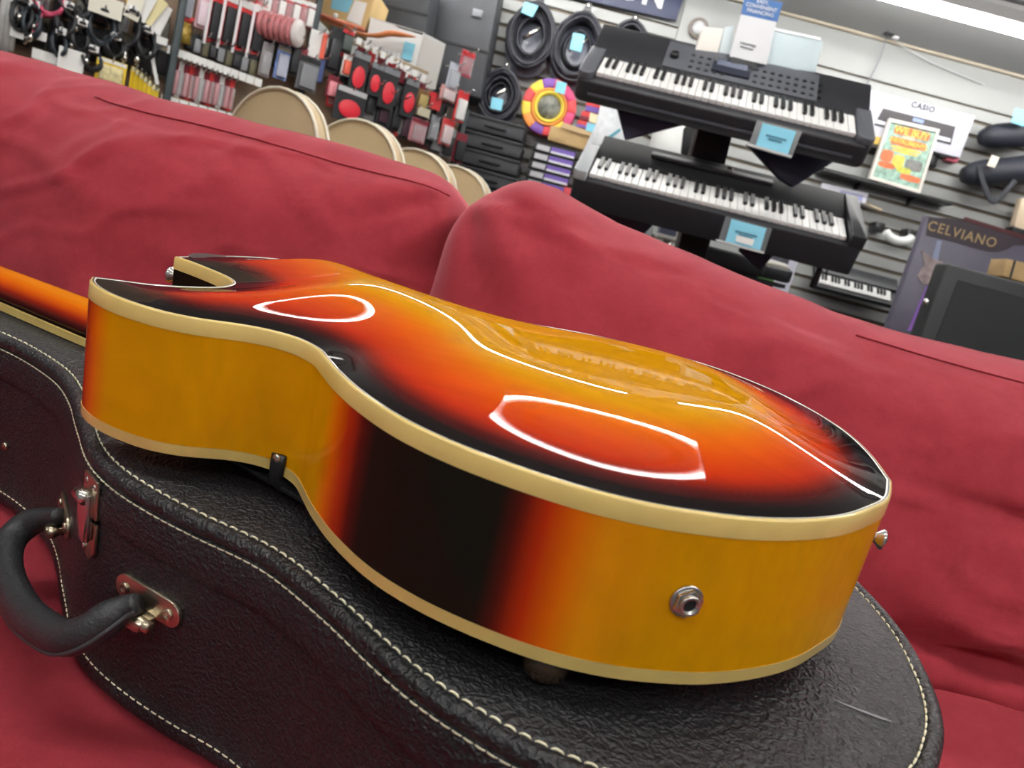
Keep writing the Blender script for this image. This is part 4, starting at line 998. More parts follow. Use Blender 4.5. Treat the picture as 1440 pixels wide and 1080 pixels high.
    tag(pslab('drum_card', [(783, 113), (797, 117), (794, 133), (780, 129)], 4.24, .003, LBLUE), 'pale blue tag on the rainbow drum', 'price card')
    # red packs beside the drum
    for i, (px, lb) in enumerate((([(826, 137), (848, 141), (843, 160), (823, 155)], 'bright red pack above two others beside the rainbow drum'), ([(819, 155), (840, 160), (835, 172), (815, 167)], 'red pack in the middle beside the rainbow drum'), ([(813, 168), (833, 172), (829, 182), (810, 178)], 'lowest red pack on the cardboard box by the rainbow drum'))):
        t = thing('percussion_pack', lb, 'pack', Matrix.Translation(at(*px[3], 4.3)), 'red packs by the drum')
        pslab('pack', px, 4.30, .05, RED, t, bevel=.004)
        pslab('label', [V(px[0]).lerp(V(px[3]), .6).to_tuple(), V(px[1]).lerp(V(px[2]), .6).to_tuple(), px[2], px[3]], 4.297, .002, PURP if i != 1 else DRED, t)
    tag(pslab('swing_tag', [(830, 158), (841, 161), (838, 174), (828, 171)], 4.25, .003, mat('tag_cream', (.80, .70, .45), .6)), 'cream tag in front of the red packs', 'tag')
    tag(pslab('price_tag', [(826, 172), (838, 175), (834, 187), (823, 184)], 4.25, .003, LBLUE), 'pale blue tag below the cream tag', 'price card')
    # plastic wrapped light pack and teal strip
    t = thing('wrapped_board', 'large clear-wrapped white board behind the left end of the keyboards', 'board', Matrix.Translation(at(850, 230, 4.25)))
    pslab('board', [(848, 132), (866, 133), (880, 196), (858, 212), (836, 236), (812, 228), (838, 175)], 4.24, .03, mat('wrap_white', (.60, .62, .64), .3, var=.12, vscale=30), t, bevel=.004)
    pslab('strip', [(849, 196), (872, 180), (873, 184), (851, 201)], 4.237, .003, mat('teal_strip', (.06, .28, .36), .5), t)
    # cardboard box with the drum
    t = thing('cardboard_box', 'open brown cardboard box below the rainbow drum', 'box', Matrix.Translation(at(800, 205, 4.28)))
    pslab('front', [(775, 176), (832, 190), (824, 212), (770, 196)], 4.26, .10, CARD, t, bevel=.003)
    pslab('flap', [(792, 172), (834, 186), (832, 192), (788, 179)], 4.25, .004, mat('cardboard_light', (.60, .43, .24), .85), t)
    # stack of purple-labelled boxes
    for i in range(7):
        x, y = 770 - 3.2 * i, 202 + 12.5 * i; t = thing('string_box', ['topmost', 'second', 'third', 'fourth', 'fifth', 'sixth', 'lowest'][i] + ' box in the stack of black boxes with purple labels', 'box', Matrix.Translation(at(x, y + 8, 4.25)), 'stacked boxes with purple labels')
        pslab('box', [(x - 18, y - 3), (x + 42, y + 12), (x + 38, y + 23), (x - 21, y + 8)], 4.25, .12, BLACKM, t, bevel=.002)
        pslab('purple_label', [(x + 6, y + 4.5), (x + 39, y + 13), (x + 37, y + 21), (x + 4, y + 12.5)], 4.248, .002, PURP, t)
        pslab('white_label', [(x - 14, y), (x + 4, y + 4.5), (x + 2, y + 12), (x - 16, y + 7)], 4.248, .002, mat('label_grey', (.50, .50, .52), .5), t)
        pslab('white_stripe', [(x + 5, y + 10), (x + 37.5, y + 18.5), (x + 37, y + 21.5), (x + 4, y + 13)], 4.2465, .002, mat('stripe_white', (.70, .70, .74), .5), t)
    tag(pslab('red_case', [(794, 262), (806, 266), (810, 290), (788, 284)], 4.2, .1, mat('case_red', (.55, .04, .06), .5), bevel=.004), 'red case corner beside the purple-labelled stack', 'case')
    # stack of black equipment cases
    for i in range(6):
        x, y = 694 - 4 * i, 168 + 24.5 * i
        t = thing('equipment_case', ['topmost', 'second', 'third', 'fourth', 'fifth', 'lowest'][i] + ' case in the stack of dark grey plastic cases', 'case', Matrix.Translation(at(x, y + 20, 4.2)), 'stacked dark grey cases')
        pslab('shell', [(x - 36, y - 12), (x + 46, y + 10), (x + 40, y + 31), (x - 42, y + 10)], 4.18, .25, DGREY, t, bevel=.01)
        pslab('handle', [(x - 12, y + 5), (x + 18, y + 13), (x + 17, y + 17), (x - 13, y + 9)], 4.165, .02, BLACKM, t, bevel=.004)
        pslab('rim', [(x - 36, y - 12), (x + 46, y + 10), (x + 45, y + 14), (x - 37, y - 8)], 4.172, .02, CHAR, t, bevel=.002)
    # tall dark cases in the corner
    for lb, px, Y in (('tall dark grey case standing at the far left of the slatted wall', [(612, -60), (708, -38), (676, 140), (600, 118)], 4.15), ('dark grey upholstered case behind the white cabinet', [(545, -60), (612, -45), (596, 60), (524, 42)], 3.86)):
        t = thing('upright_case', lb, 'case', Matrix.Translation(at(*px[3], Y)), 'tall dark cases'); 
        pslab('shell', px, Y, .25, DGREY, t, bevel=.02)
        a, b_ = V(px[0]).lerp(V(px[3]), .62), V(px[1]).lerp(V(px[2]), .62)
        pslab('seam', [tuple(a), tuple(b_), (b_.x - .5, b_.y + 3), (a.x - .5, a.y + 3)], Y - .006, .01, BLACKM, t)
        c0 = a.lerp(b_, .75) + V((6, -52)); pslab('latch', [(c0.x - 8, c0.y - 4), (c0.x + 6, c0.y), (c0.x + 3, c0.y + 10), (c0.x - 10, c0.y + 7)], Y - .012, .02, MGREY, t, bevel=.004)
build_wall_things()

def build_under_stand():
    # what stands on the floor beneath the keyboards
    def upright(name, px, Y, th, zb, m, t, bevel=0.):
        (a, b) = px; p, q = at(*a, Y), at(*b, Y); iv = t.matrix_basis.inverted()
        return O(name, MB().slab([iv @ p, iv @ q, iv @ V((q.x, Y, zb)), iv @ V((p.x, Y, zb))], (0, th, 0)), m, t, bevel=bevel)
    Y = 3.7
    t = thing('printed_box', 'tall white and grey box with printed pictures under the lower keyboard', 'box', Matrix.Translation(V((at(1090, 395, Y).x, Y, 0))))
    upright('carton', ((1072, 318), (1134, 334)), Y, .2, 0, mat('box_lilac_white', (.62, .62, .72), .5, var=.05), t, .004)
    pslab('picture', [(1078, 328), (1118, 336), (1108, 372), (1074, 360)], Y - .002, .001, mat('pic_dark', (.09, .09, .11), .5, var=.6, vscale=20), t)
    pslab('picture_green', [(1062, 380), (1090, 388), (1086, 402), (1056, 398)], Y - .003, .001, GREEN, t)
    pslab('picture_white', [(1096, 340), (1112, 346), (1108, 352), (1094, 344)], Y - .004, .001, WHITE, t)
    M, L = kb_matrix(at(1066, 368, 3.2), at(1110, 378, 3.2), math.radians(12))
    k = thing('toy_keyboard', 'little dark keyboard below the lower blue price card', 'keyboard', M)
    O('body', MB().prism(rounded_rect(-.06, L + .02, -.02, .10, (.02,) * 4), -.06, -.006), CHAR, k, bevel=.01)
    O('top', MB().box((L / 2 - .02, .04, 0), (L + .04, .08, .014)), mat('toy_cream', (.66, .64, .56), .4), k, bevel=.003)
    pc = at(1082, 372, 3.25); zp = at(1066, 368, 3.2).z - .062
    t = thing('pedestal', 'black pedestal under the little dark keyboard', 'pedestal', Matrix.Translation(V((pc.x, 3.27, 0))))
    O('post', MB().box((0, 0, zp / 2), (.08, .06, zp)), BLACKM, t); O('top', MB().box((0, 0, zp - .008), (.17, .10, .016)), BLACKM, t); O('foot', MB().box((0, 0, .01), (.24, .2, .02)), BLACKM, t)
    bn = at(1036, 362, 3.0); zb = at(1040, 356, 3.0).z
    t = thing('keyboard_bench', 'black padded bench behind the column under the lower price card', 'bench', Matrix.Translation(V((bn.x, 3.14, 0))))
    O('pad', MB().box((0, 0, zb - .035), (.26, .26, .07)), BLACKM, t, bevel=.02, seg=3); O('frame', MB().box((0, 0, zb - .10), (.22, .20, .06)), BLACKP, t)
    for sx in (-1, 1):
        for sy in (-1, 1): O('leg', MB().cyl((sx * .10, sy * .09, 0), (sx * .09, sy * .08, zb - .12), .014, n=10), BLACKP, t)
    zs = .84
    t = thing('shelf_unit', 'low dark shelf unit on the floor behind the keyboard stand', 'shelf', Matrix.Translation(V((.58, 3.72, 0))))
    O('top', MB().box((0, 0, zs - .015), (.74, .36, .03)), BLACKM, t, bevel=.003)
    for x in (-.35, 0, .35): O('side', MB().box((x, 0, zs / 2 - .015), (.03, .36, zs - .03)), BLACKM, t)
    O('back', MB().box((0, .17, zs / 2), (.7, .02, zs - .03)), BLACKM, t)
    t = thing('plastic_tub', 'translucent grey plastic tub on the dark shelf left of the column', 'tub', Matrix.Translation(V((at(905, 350, 3.6).x, 3.6, zs))))
    upright('tub', ((885, 303), (922, 313)), 3.6, .22, zs, mat('tub_grey', (.40, .42, .43), .35, trans=.2), t, .02)
    t = thing('pedal_unit', 'small grey blue unit with a white foot seen through the stand', 'pedal', Matrix.Translation(V((at(938, 345, 3.3).x, 3.3, 0))))
    pslab('body', [(930, 312), (955, 318), (950, 334), (927, 328)], 3.3, .08, mat('unit_blue', (.14, .16, .24), .4), t, bevel=.006)
    pslab('plate', [(926, 327), (951, 334), (949, 339), (925, 332)], 3.29, .1, WHITE, t, bevel=.002)
    upright('leg', ((934, 335), (944, 338)), 3.32, .03, 0, NICKEL, t, .002)
    pslab('knob', [(953, 300), (960, 302), (958, 312), (951, 310)], 3.3, .02, WHITE, t, bevel=.004)
    t = thing('white_jug', 'rounded white plastic dome fixed to the wall left of the stand column', 'wall fitting', Matrix.Translation(at(945, 205, 4.35)))
    O('dome', MB().lathe([(.10, -.16), (.125, -.13), (.125, .06), (.09, .12), (.05, .15), (.001, .16)], 24), mat('jug_white', (.66, .67, .65), .4), t, smooth=True)
    O('mount', MB().box((0, .12, 0), (.08, .03, .2)), LGREY, t)
    t = thing('microphone_arm', 'black boom arm with a paddle between the keyboards', 'stand', Matrix.Translation(V((at(995, 200, 3.4).x, 3.4, 0))))
    iv = t.matrix_basis.inverted(); f3 = at(1000, 222, 3.4)
    O('arm', MB().tube([iv @ at(972, 168, 3.4), iv @ at(985, 190, 3.4), iv @ f3], .014, 8), BLACKP, t); O('paddle', MB().slab([iv @ at(x, y, 3.4) for x, y in ((962, 180), (976, 168), (1000, 205), (988, 230), (958, 215))], (0, .02, 0)), BLACKM, t, bevel=.004)
    O('pole', MB().cyl(iv @ f3, iv @ V((f3.x, 3.4, 0)), .014, n=10), BLACKP, t); O('foot', MB().cyl(iv @ V((f3.x, 3.4, 0)), iv @ V((f3.x, 3.4, .02)), .07, n=24), BLACKM, t)
build_under_stand()

# ================================================================== LEFT: PEGBOARD GONDOLA, PRODUCTS, CHAIRS
GA, GB = at(0, 110, 2.5), at(640, 150, 3.55)
g_dir = V((GB.x - GA.x, GB.y - GA.y, 0)).normalized(); g_n = V((g_dir.y, -g_dir.x, 0))     # normal towards the camera
def atg(px, py, off=0.):
    q = ray(px, py); p0 = GA + g_n * off; return CAM + q * ((p0 - CAM).dot(g_n) / q.dot(g_n))
def gframe(p): return Matrix(((g_dir.x, g_n.x * -1, 0, p.x), (g_dir.y, g_n.y * -1, 0, p.y), (0, 0, 1, p.z), (0, 0, 0, 1)))  # x along, y into the board, z up
def build_gondola():
    base = V((GA.x, GA.y, 0)); Mg = gframe(base)
    g = thing('pegboard_fixture', 'brown pegboard display fixture with dark uprights along the left aisle', 'display fixture', Mg)
    iv = Mg.inverted(); xa = (iv @ atg(-160, 60)).x; xm = (iv @ atg(438, 60)).x; xe = (iv @ atg(652, 150)).x
    ht = 2.05; zlow = at(578, 118, 3.42).z - .02
    O('pegboard', MB().box(((xa + xm) / 2, .02, ht / 2), (xm - xa, .02, ht)), PEG, g)
    O('pegboard', MB().box(((xm + xe) / 2, .02, zlow / 2), (xe - xm, .02, zlow)), PEG, g)
    up = mat('upright_dark', (.03, .045, .05), .4)
    for px, py, z in ((-150, 60, ht), (238, 70, ht), (438, 70, ht), (650, 190, zlow)):
        x = (iv @ atg(px, py, .04)).x; O('upright', MB().box((x, -.135 if px == 238 else -.02, z / 2), (.024, .03, z)), up, g, bevel=.004)
        if px == 238: O('upright_foot', MB().box((x, -.07, .30), (.024, .16, .03)), up, g)
    O('top_shelf', MB().box(((xm + xe) / 2, .20, zlow + .01), (xe - xm, .40, .02)), mat('shelf_grey', (.3, .3, .3), .5), g)
    O('deck', MB().box(((xa + xe) / 2, -.14, .12), (xe - xa, .34, .24)), mat('deck_beige', (.42, .36, .28), .6), g, bevel=.004)
    rails = [((228, 66), (365, 116)), ((224, 134), (332, 164)), ((500, 50), (600, 112))]
    for a, b in rails:
        p, q = iv @ atg(*a, .10), iv @ atg(*b, .10); z = (p.z + q.z) / 2
        O('scanner_rail', MB().box(((p.x + q.x) / 2, p.y, z), (abs(q.x - p.x), .008, .012)), mat('rail_brown', (.36, .28, .18), .5), g)
    hk = mat('hook_wire', (.45, .45, .45), .3, 1.)
    hook0 = O('peg_hook', MB().tube([(0, .01, 0), (0, -.14, 0), (0, -.155, .012)], .003, 6), hk, g, M=Matrix.Translation(iv @ atg(60, 8)))
    def hook(p):
        c = hook0.copy(); col.objects.link(c); c.parent = g; q = iv @ p; c.matrix_basis = Matrix.Translation((q.x, 0, q.z))
    # ---- generic hanging pack: card, blister, printed band
    R = random.Random(11)
    def pack(name, cat, label, cx, cy, wpx, hpx, cardm, blm, bandm=None, off=.09, yaw=0., group=None, oval=False, hk_=True):
        p = atg(cx, cy, off); s = (p - CAM).dot(c_f) / FPX; w_, h_ = wpx * s, hpx * s
        t = thing(name, label, cat, gframe(p) @ Matrix.Rotation(yaw, 4, 'Z'), group)
        O('card', MB().box((0, 0, 0), (w_, .003, h_)), cardm, t, bevel=.0012, seg=1)
        if blm:
            if oval:
                O('window', MB().prism([(w_ * .36 * math.cos(2 * PI * k / 16), -h_ * .12 + h_ * .27 * math.sin(2 * PI * k / 16)) for k in range(16)], .002, .008, Matrix.Rotation(PI / 2, 4, 'X')), blm, t, bevel=.002)
            else: O('blister', MB().box((0, -.010, -h_ * .10), (w_ * .76, .018, h_ * .66)), blm, t, bevel=.004)
        if bandm: O('header_band', MB().box((0, -.0025, h_ * .40), (w_ * .94, .003, h_ * .15)), bandm, t)
        if hk_: hook(p + UP * (h_ / 2 - .006))
        return t
    def tagcard(label, cx, cy, wpx, hpx, m=WHITE, off=.115, roll=0., group='white price tags on the pegboard rails', name='price_tag'):
        p = atg(cx, cy, off); s = (p - CAM).dot(c_f) / FPX
        t = O(name, MB().box((0, 0, 0), (wpx * s, .002, hpx * s)), m, M=gframe(p) @ Matrix.Rotation(roll, 4, 'Y'), bevel=.0008, seg=1); tag(t, label, 'price tag', group); return t
    # price tag rails
    for i in range(12):
        f = i / 11; tagcard(ORD[i] + ' white price tag on the upper rail, counted right from the dark upright', 241 + 122 * f, 71 + 45 * f, 10.5, 11)
    for i in range(8):
        f = i / 7; tagcard(ORD[i] + ' white price tag on the low rail, counted right from the dark upright', 232 + 93 * f, 139 + 25 * f, 11, 9)
    for i in range(9):
        f = i / 8; tagcard(ORD[i] + ' white tag, from the left, on the rail of red and black packs', 505 + 90 * f, 58 + 52 * f, 8, 9, group='white price tags above the red and black packs')
    # thin red packs in a row
    for i in range(13):
        f = i / 12; pack('string_pack', 'pack', ORD[i] + ' narrow red or pale pack in the low row, counted from the dark upright', 238 + 86 * f, 108 + 26 * f, 7.5, 50 - 6 * f, [RED, DRED, WHITE, DRED][i % 4], [CLEAR, mat('pack_pinkish', (.55, .30, .32), .3)][i % 2], off=.09, group='narrow packs in the low row', yaw=.25)
    # tall red blister packs
    for i, (x, y) in enumerate(((303, 22), (322, 28), (343, 36), (362, 42), (300, -30), (322, -26), (344, -20))):
        pack('accessory_pack', 'pack', (ORD[i] + ' tall red pack with dark blister, counted from the left') if i < 4 else (ORD[i - 4] + ' short red pack, from the left, at the very top'), x, y, 18, 74 - 2 * i if i < 4 else 40, RED, BLACKM, WHITE, group='tall red packs' if i < 4 else 'red packs at the top', yaw=.2)
    for i, x in enumerate((293, 312, 333, 353)):
        tagcard(ORD[i] + ' clear plastic strip, from the left, between the tall red packs', x, 24 + 6.5 * i, 4, 72, mat('clear_strip', (.78, .74, .76), .3), group='clear strips between red packs', name='divider_strip')
    # pale packs left of them
    pack('cloth_pack', 'pack', 'pale blue grey pack beside the dark upright', 262, 4, 20, 44, mat('pack_palegrey', (.55, .58, .66), .5), mat('pack_grey2', (.32, .34, .40), .5), None)
    pack('cloth_pack', 'pack', 'pale pink pack between the blue grey pack and the red packs', 285, 14, 16, 50, mat('pack_palepink', (.78, .50, .54), .5), mat('pack_pink2', (.74, .60, .66), .4), RED)
    t = thing('brass_bell', 'small ochre bell shaped item below the pale packs', 'bell', gframe(atg(257, 46, .09)))
    O('bell', MB().lathe([(.001, .04), (.022, .035), (.03, .0), (.034, -.035), (.001, -.036)], 18), mat('ochre_brass', (.40, .27, .05), .4, .3), t, smooth=True); O('bow', MB().box((0, 0, .05), (.06, .012, .02)), RED, t, bevel=.004); hook(atg(257, 40))
    # small black boxes row
    for i in range(9):
        f = i / 8; x, y = 266 + 88 * f, 58 + 34 * f
        t = pack('tuner_pack', 'pack', ORD[i] + ' small black pack, from the left, above the upper price tags', x, y, 12, 25 + (i % 3) * 3, BLACKM, [CHAR, MGREY, mat('deep_olive', (.10, .09, .05), .5)][i % 3], None, group='small black packs above the price tags')
    # cables at far left
    def hank(label, cx, cy, r, m, n=6, plug=None, off=.10, ry=None, group=None, tube=.006):
        p = atg(cx, cy, off); s = (p - CAM).dot(c_f) / FPX; ry = ry or r
        t = thing('cable_hank', label, 'cable', gframe(p), group); RR = random.Random(int(cx * 7 + cy)); mb = MB()
        for i in range(n):
            k = RR.uniform(.80, 1.05); ph = RR.uniform(-.2, .2); mb.tube([(r * s * k * math.cos(q + ph), -.03 + .011 * i + .01 * math.sin(3 * q + i), ry * s * k * math.sin(q)) for q in [2 * PI * j / 26 for j in range(26)]], tube, 6, closed=True)
        O('coil', mb, m, t, smooth=True)
        O('tie', MB().box((0, 0, ry * s * .93), (.03, .08, .022)), mat('tie_white', (.8, .8, .8), .5), t, bevel=.003)
        if plug:
            iv2 = t.matrix_basis.inverted(); a, b, c = [iv2 @ atg(x, y, off + .02) for x, y in plug]
            O('tail', MB().tube(catmull([a, a.lerp(b, .5) + V((.008, 0, 0)), b], False, 4), tube, 6), m, t, smooth=True)
            O('plug', MB().tube([b, b.lerp(c, .6), b.lerp(c, .62), c], [.011, .010, .005, .004], 10), NICKEL, t, smooth=True)
        hook(p + UP * (ry * s * .9))
    BC = mat('cable_black', (.022, .024, .028), .5); BG = mat('cable_blueblack', (.03, .04, .05), .5)
    hank('coiled pink red cable with a brass plug hanging at the far left', 66, -2, 22, PINK, 6, ((58, 8), (46, 48), (34, 62)))
    hank('coiled blue black cable below a white card on the pegboard', 142, 38, 18, BG, 7, ((124, 30), (124, 52), (123, 78)), ry=24)
    hank('black cable hank at the upper left between pink cable and white card', 103, 6, 18, BC, 6, ((112, 8), (110, 22), (108, 34)))
    hank('dark cable hank hanging low beside the white paper signs', 82, 62, 10, BG, 5, ((92, 50), (100, 60), (104, 72)), ry=18)
    hank('black cable hank left of the fanned white cards', 180, 40, 14, BC, 6, ((172, 60), (176, 76), (172, 92)), ry=26)
    hank('dark cable hank beneath the price tags at far left', 30, 22, 14, BC, 5, ((28, 8), (28, 20), (24, 34)), ry=24)
    hank('black cable hank between the two lower hanks', 112, 52, 11, BC, 5, ((108, 22), (107, 36), (104, 50)), ry=20)
    hank('small black cable hank above the yellow packs', 160, 66, 12, BC, 5, ((176, 60), (176, 72), (174, 88)), ry=14)
    # clear tubes
    for i, (x, y) in enumerate(((4, 22), (12, 30), (20, 26))):
        p = atg(x, y, .1); t = thing('clear_tube', ORD[i] + ' clear plastic tube from the left in the far left corner', 'tube', gframe(p), 'clear tubes at the far left')
        O('tube', MB().cyl((0, 0, -.10), (0, 0, .10), .011, n=10), mat('tube_clear', (.70, .70, .68), .15, trans=.3), t, smooth=True); O('cap', MB().cyl((0, 0, .10), (0, 0, .115), .012, n=10), LGREY, t, smooth=True); hook(p + UP * .11)
    tagcard('white price tag with blue print at the far left', 24, 47, 17, 12, group=None); tagcard('white price tag left of the grey cable hank', 58, 51, 13, 12, group=None)
    tagcard('wide white paper sign at the sofa edge', 65, 80, 34, 14, PAPER, group=None, name='paper_sign'); 
    t = tagcard('square white paper sign with lines of print at the sofa edge', 100, 85, 32, 30, PAPER, off=.13, group=None, name='paper_sign')
    tagcard('cream hang card over the blue black cable', 149, 9, 42, 26, mat('card_cream', (.82, .80, .68), .6), off=.14, group=None, name='hang_card')
    for i, (x, y, rl) in enumerate(((190, 6, .15), (203, 8, .3), (215, 14, .45), (224, 26, .25))):
        tagcard(ORD[i] + ' card, from the left, in the fanned bunch by the dark upright', x, y, 20, 42, [mat('card_cream', (.82, .80, .68), .6), WHITE, mat('card_yellowish', (.80, .72, .40), .6), WHITE][i], off=.13 - .01 * i, roll=rl, group='fanned white cards', name='hang_card')
    tagcard('pale price tag just left of the dark upright', 226, 57, 18, 10, group=None)
    tagcard('long white strip hanging beside the dark upright', 217, 96, 5, 42, roll=-.35, group=None, name='hang_strip'); tagcard('yellow strip above the silver plug', 181, 10, 5, 32, YEL, roll=-.3, group=None, name='hang_strip')
    pack('string_pack', 'pack', 'square yellow pack with a grey picture at the sofa edge', 156, 101, 38, 32, YEL, mat('pack_paleyellow', (.72, .64, .34), .5, var=.3, vscale=60), WHITE, off=.12)
    for i in range(6):
        pack('string_pack', 'pack', ORD[i] + ' yellow pack, from the left, in the fanned row by the dark upright', 187 + 6 * i, 112 + 4.6 * i, 10, 34 - 2 * i, YEL, None, mat('band_white', (.8, .78, .6), .5), off=.10 + .004 * i, yaw=.5 - .1 * i, group='fanned yellow packs')
    # tape spools
    for i in range(7):
        x, y = 371 + 8.0 * i, 34 + 2.2 * i; p = atg(x, y, .09 + .012 * i)
        t = thing('tape_spool', (ORD[i] + ' pinkish spool from the left in the row of spools') if i < 6 else 'front white spool with a pale ring at the end of the row', 'spool', gframe(p) @ Matrix.Rotation(PI / 2, 4, 'Y') @ Matrix.Rotation(.75, 4, 'X'), 'spools on the pegboard' if i < 6 else None)
        m = mat('spool_pink', (.50, .17, .18), .4) if i < 6 else mat('spool_white', (.75, .70, .68), .4)
        O('spool', MB().lathe([(.018, -.008), (.047, -.008), (.049, -.004), (.049, .004), (.047, .008), (.018, .008)], 26), m, t, smooth=True)
        O('rim', MB().lathe([(.022, -.0095), (.034, -.010), (.036, -.008), (.036, .008), (.034, .010), (.022, .0095)], 26), mat('spool_rim', (.80, .76, .74), .4), t, smooth=True)
        if i % 3 == 0: hook(p)
    # packs below the spools
    pack('accessory_pack', 'pack', 'blue picture pack below the spools', 397, 88, 19, 46, mat('pack_blue', (.20, .30, .62), .5, var=.4, vscale=40), mat('pack_bluegrey', (.45, .48, .60), .4), mat('band_olive', (.50, .50, .40), .5))
    pack('accessory_pack', 'pack', 'grey clear pack left of the blue picture pack', 374, 84, 16, 46, mat('pack_grey3', (.30, .28, .28), .5), CLEAR, None)
    pack('accessory_pack', 'pack', 'dark pack with a black front between blue pack and grey pack', 415, 80, 14, 50, BLACKM, CHAR, None)
    pack('accessory_pack', 'pack', 'tall grey pack with ribbed front above the first chair', 433, 104, 30, 46, mat('pack_grey4', (.16, .16, .17), .5), MGREY, BLACKM)
    pack('accessory_pack', 'pack', 'maroon pack above the tall grey pack', 424, 76, 18, 18, DRED, None, None)
    pack('accessory_pack', 'pack', 'white and red striped pack below the orange strap end', 446, 63, 24, 36, WHITE, None, None); pack('accessory_pack', 'pack', 'red edge pack beside the white striped pack', 455, 65, 7, 34, mat('red_orange', (.75, .12, .07), .5), None, None, off=.1)
    pack('accessory_pack', 'pack', 'tall black pack right of the white striped pack', 470, 70, 20, 60, BLACKM, CHAR, None)
    pack('accessory_pack', 'pack', 'small white and red pack right of the tall black pack', 487, 92, 13, 28, WHITE, mat('red_orange', (.75, .12, .07), .5), None)
    pack('accessory_pack', 'pack', 'pink bottle pack low above the second chair', 467, 122, 16, 30, DRED, mat('bottle_pink', (.80, .28, .32), .4), None)
    pack('accessory_pack', 'pack', 'blue edged slim pack beside the tall grey pack', 452, 98, 7, 34, mat('pack_navy', (.06, .09, .25), .5), None, None)
    pack('accessory_pack', 'pack', 'dark pack with a red lower edge over the orange strap', 488, 58, 18, 30, BLACKM, mat('pack_green', (.08, .10, .09), .5), RED)
    # black packs with red ovals
    ov = mat('oval_red', (.72, .03, .05), .35)
    for i, (x, y, w_, h_) in enumerate(((505, 102, 26, 56), (528, 112, 20, 44), (547, 124, 25, 56), (576, 138, 22, 52))):
        pack('strap_pack', 'pack', ['first', 'second', 'third', 'last'][i] + ' black pack with a red oval window, counted from the left', x, y, w_, h_, BLACKM, ov, MGREY, off=.10, oval=True, group='black packs with red ovals')
    pack('strap_pack', 'pack', 'large black pack with a red rounded window above the second chair', 492, 148, 46, 46, CHAR, ov, mat('band_lightgrey', (.5, .5, .52), .5), off=.13, oval=True)
    for i in range(7):
        x, y = 508 + 14 * i, 70 + 9.2 * i; pack('header_card', 'card', ORD[i] + ' maroon or red header card, from the left, under the white tags', x, y, 13, 18, [DRED, RED][i % 2], None, None, off=.075, group='maroon header cards')
    for i, (x, y) in enumerate(((522, 140), (540, 152), (558, 160), (572, 172), (560, 132), (590, 150))):
        pack('strap_pack', 'pack', ['plain black pack, leftmost of the lower row behind the chairs', 'plain black pack, second of the lower row behind the chairs', 'plain black pack, third of the lower row behind the chairs', 'plain black pack, rightmost and lowest of the lower row', 'plain black pack tucked between the last two red ovals', 'plain black pack just right of the last red oval'][i], x, y, 17, 46, BLACKM, [CHAR, mat('plum_dark', (.05, .02, .035), .5)][i % 2], None, off=.06, group='plain black lower packs')
    # red and brown packs at the end of the fixture
    for lb, x, y, w_, h_, a, b, c in (('brown and gold pack near the end of the pegboard', 594, 140, 18, 26, mat('pack_brown', (.28, .16, .06), .5), mat('pack_gold', (.45, .34, .12), .5), None),
            ('small red pack right of the brown and gold pack', 612, 146, 18, 16, RED, None, None),
            ('dark pack with cream stripes near the end of the pegboard', 594, 156, 26, 18, mat('pack_black5', (.05, .045, .035), .5), mat('stripe_cream', (.58, .54, .40), .5), None),
            ('pink and clear pack below the striped dark pack', 588, 184, 26, 32, mat('pack_rosy', (.55, .22, .25), .5), CLEAR, DRED),
            ('red and white ribbed pack at the lower end of the pegboard', 628, 186, 20, 36, mat('pack_redribs', (.62, .12, .12), .5), mat('pack_whiteribs', (.68, .55, .56), .4), RED),
            ('grey pack left of the red ribbed pack', 610, 180, 14, 34, MGREY, CLEAR, None),
            ('red and white pack beside the stacked dark cases', 648, 150, 18, 42, RED, WHITE, None),
            ('blue white clear pack right of the white cabinet', 638, 108, 20, 36, mat('pack_bluewhite', (.55, .58, .66), .4), CLEAR, None),
            ('pale red ribbed pack below the white cabinet', 630, 132, 26, 20, mat('pack_paleribs', (.60, .30, .28), .5), mat('pack_whiteribs', (.68, .55, .56), .4), None),
            ('red and clear pack in front of the tall dark case', 656, 90, 22, 34, mat('pack_redclear', (.60, .10, .13), .4), CLEAR, RED)):
        pack('accessory_pack', 'pack', lb, x, y, w_, h_, a, b, c, off=.08)
    # ---- second layer: dark and red stock hanging close to the board, behind the front packs
    RF = random.Random(5); fm = [BLACKM, CHAR, mat('pack_black5', (.05, .045, .035), .5), DRED, MGREY, mat('plum_dark', (.05, .02, .035), .5)]
    for i in range(12):
        f = i / 11; pack('stock_pack', 'pack', ORD[i] + ' dark pack, from the left, in the back layer below the spools', 358 + 92 * f, 62 + 34 * f, 13, 40, fm[RF.randrange(6)], fm[RF.randrange(3)], None, off=.035, group='back layer below the spools', hk_=False)
    for i in range(12):
        f = i / 11; pack('stock_pack', 'pack', ORD[i] + ' dark pack, from the left, in the back layer between the red ovals', 480 + 150 * f, 96 + 66 * f, 17, 44, fm[RF.randrange(6)], fm[RF.randrange(3)], [RED, DRED, None][i % 3], off=.03, group='back layer between the red ovals', hk_=False)
    for i in range(12):
        f = i / 11; pack('stock_pack', 'pack', ORD[i] + ' red or dark pack, from the left, low in the back layer by the chairs', 470 + 176 * f, 130 + 78 * f, 18, 40, [RED, BLACKM, DRED, BLACKM, MGREY, DRED][i % 6], [CLEAR, CHAR, BLACKM][i % 3], None, off=.045, group='low back layer by the chairs', hk_=False)
    for i in range(10):
        f = i / 9; pack('stock_pack', 'pack', ORD[i] + ' dark pack, from the left, in the back layer behind the cables', 6 + 222 * f, 34 + 50 * f, 22, 46, [BLACKM, CHAR, mat('deep_olive', (.10, .09, .05), .5), BLACKM, MGREY][i % 5], [CHAR, BLACKM][i % 2], None, off=.02, group='back layer behind the cables', hk_=False)
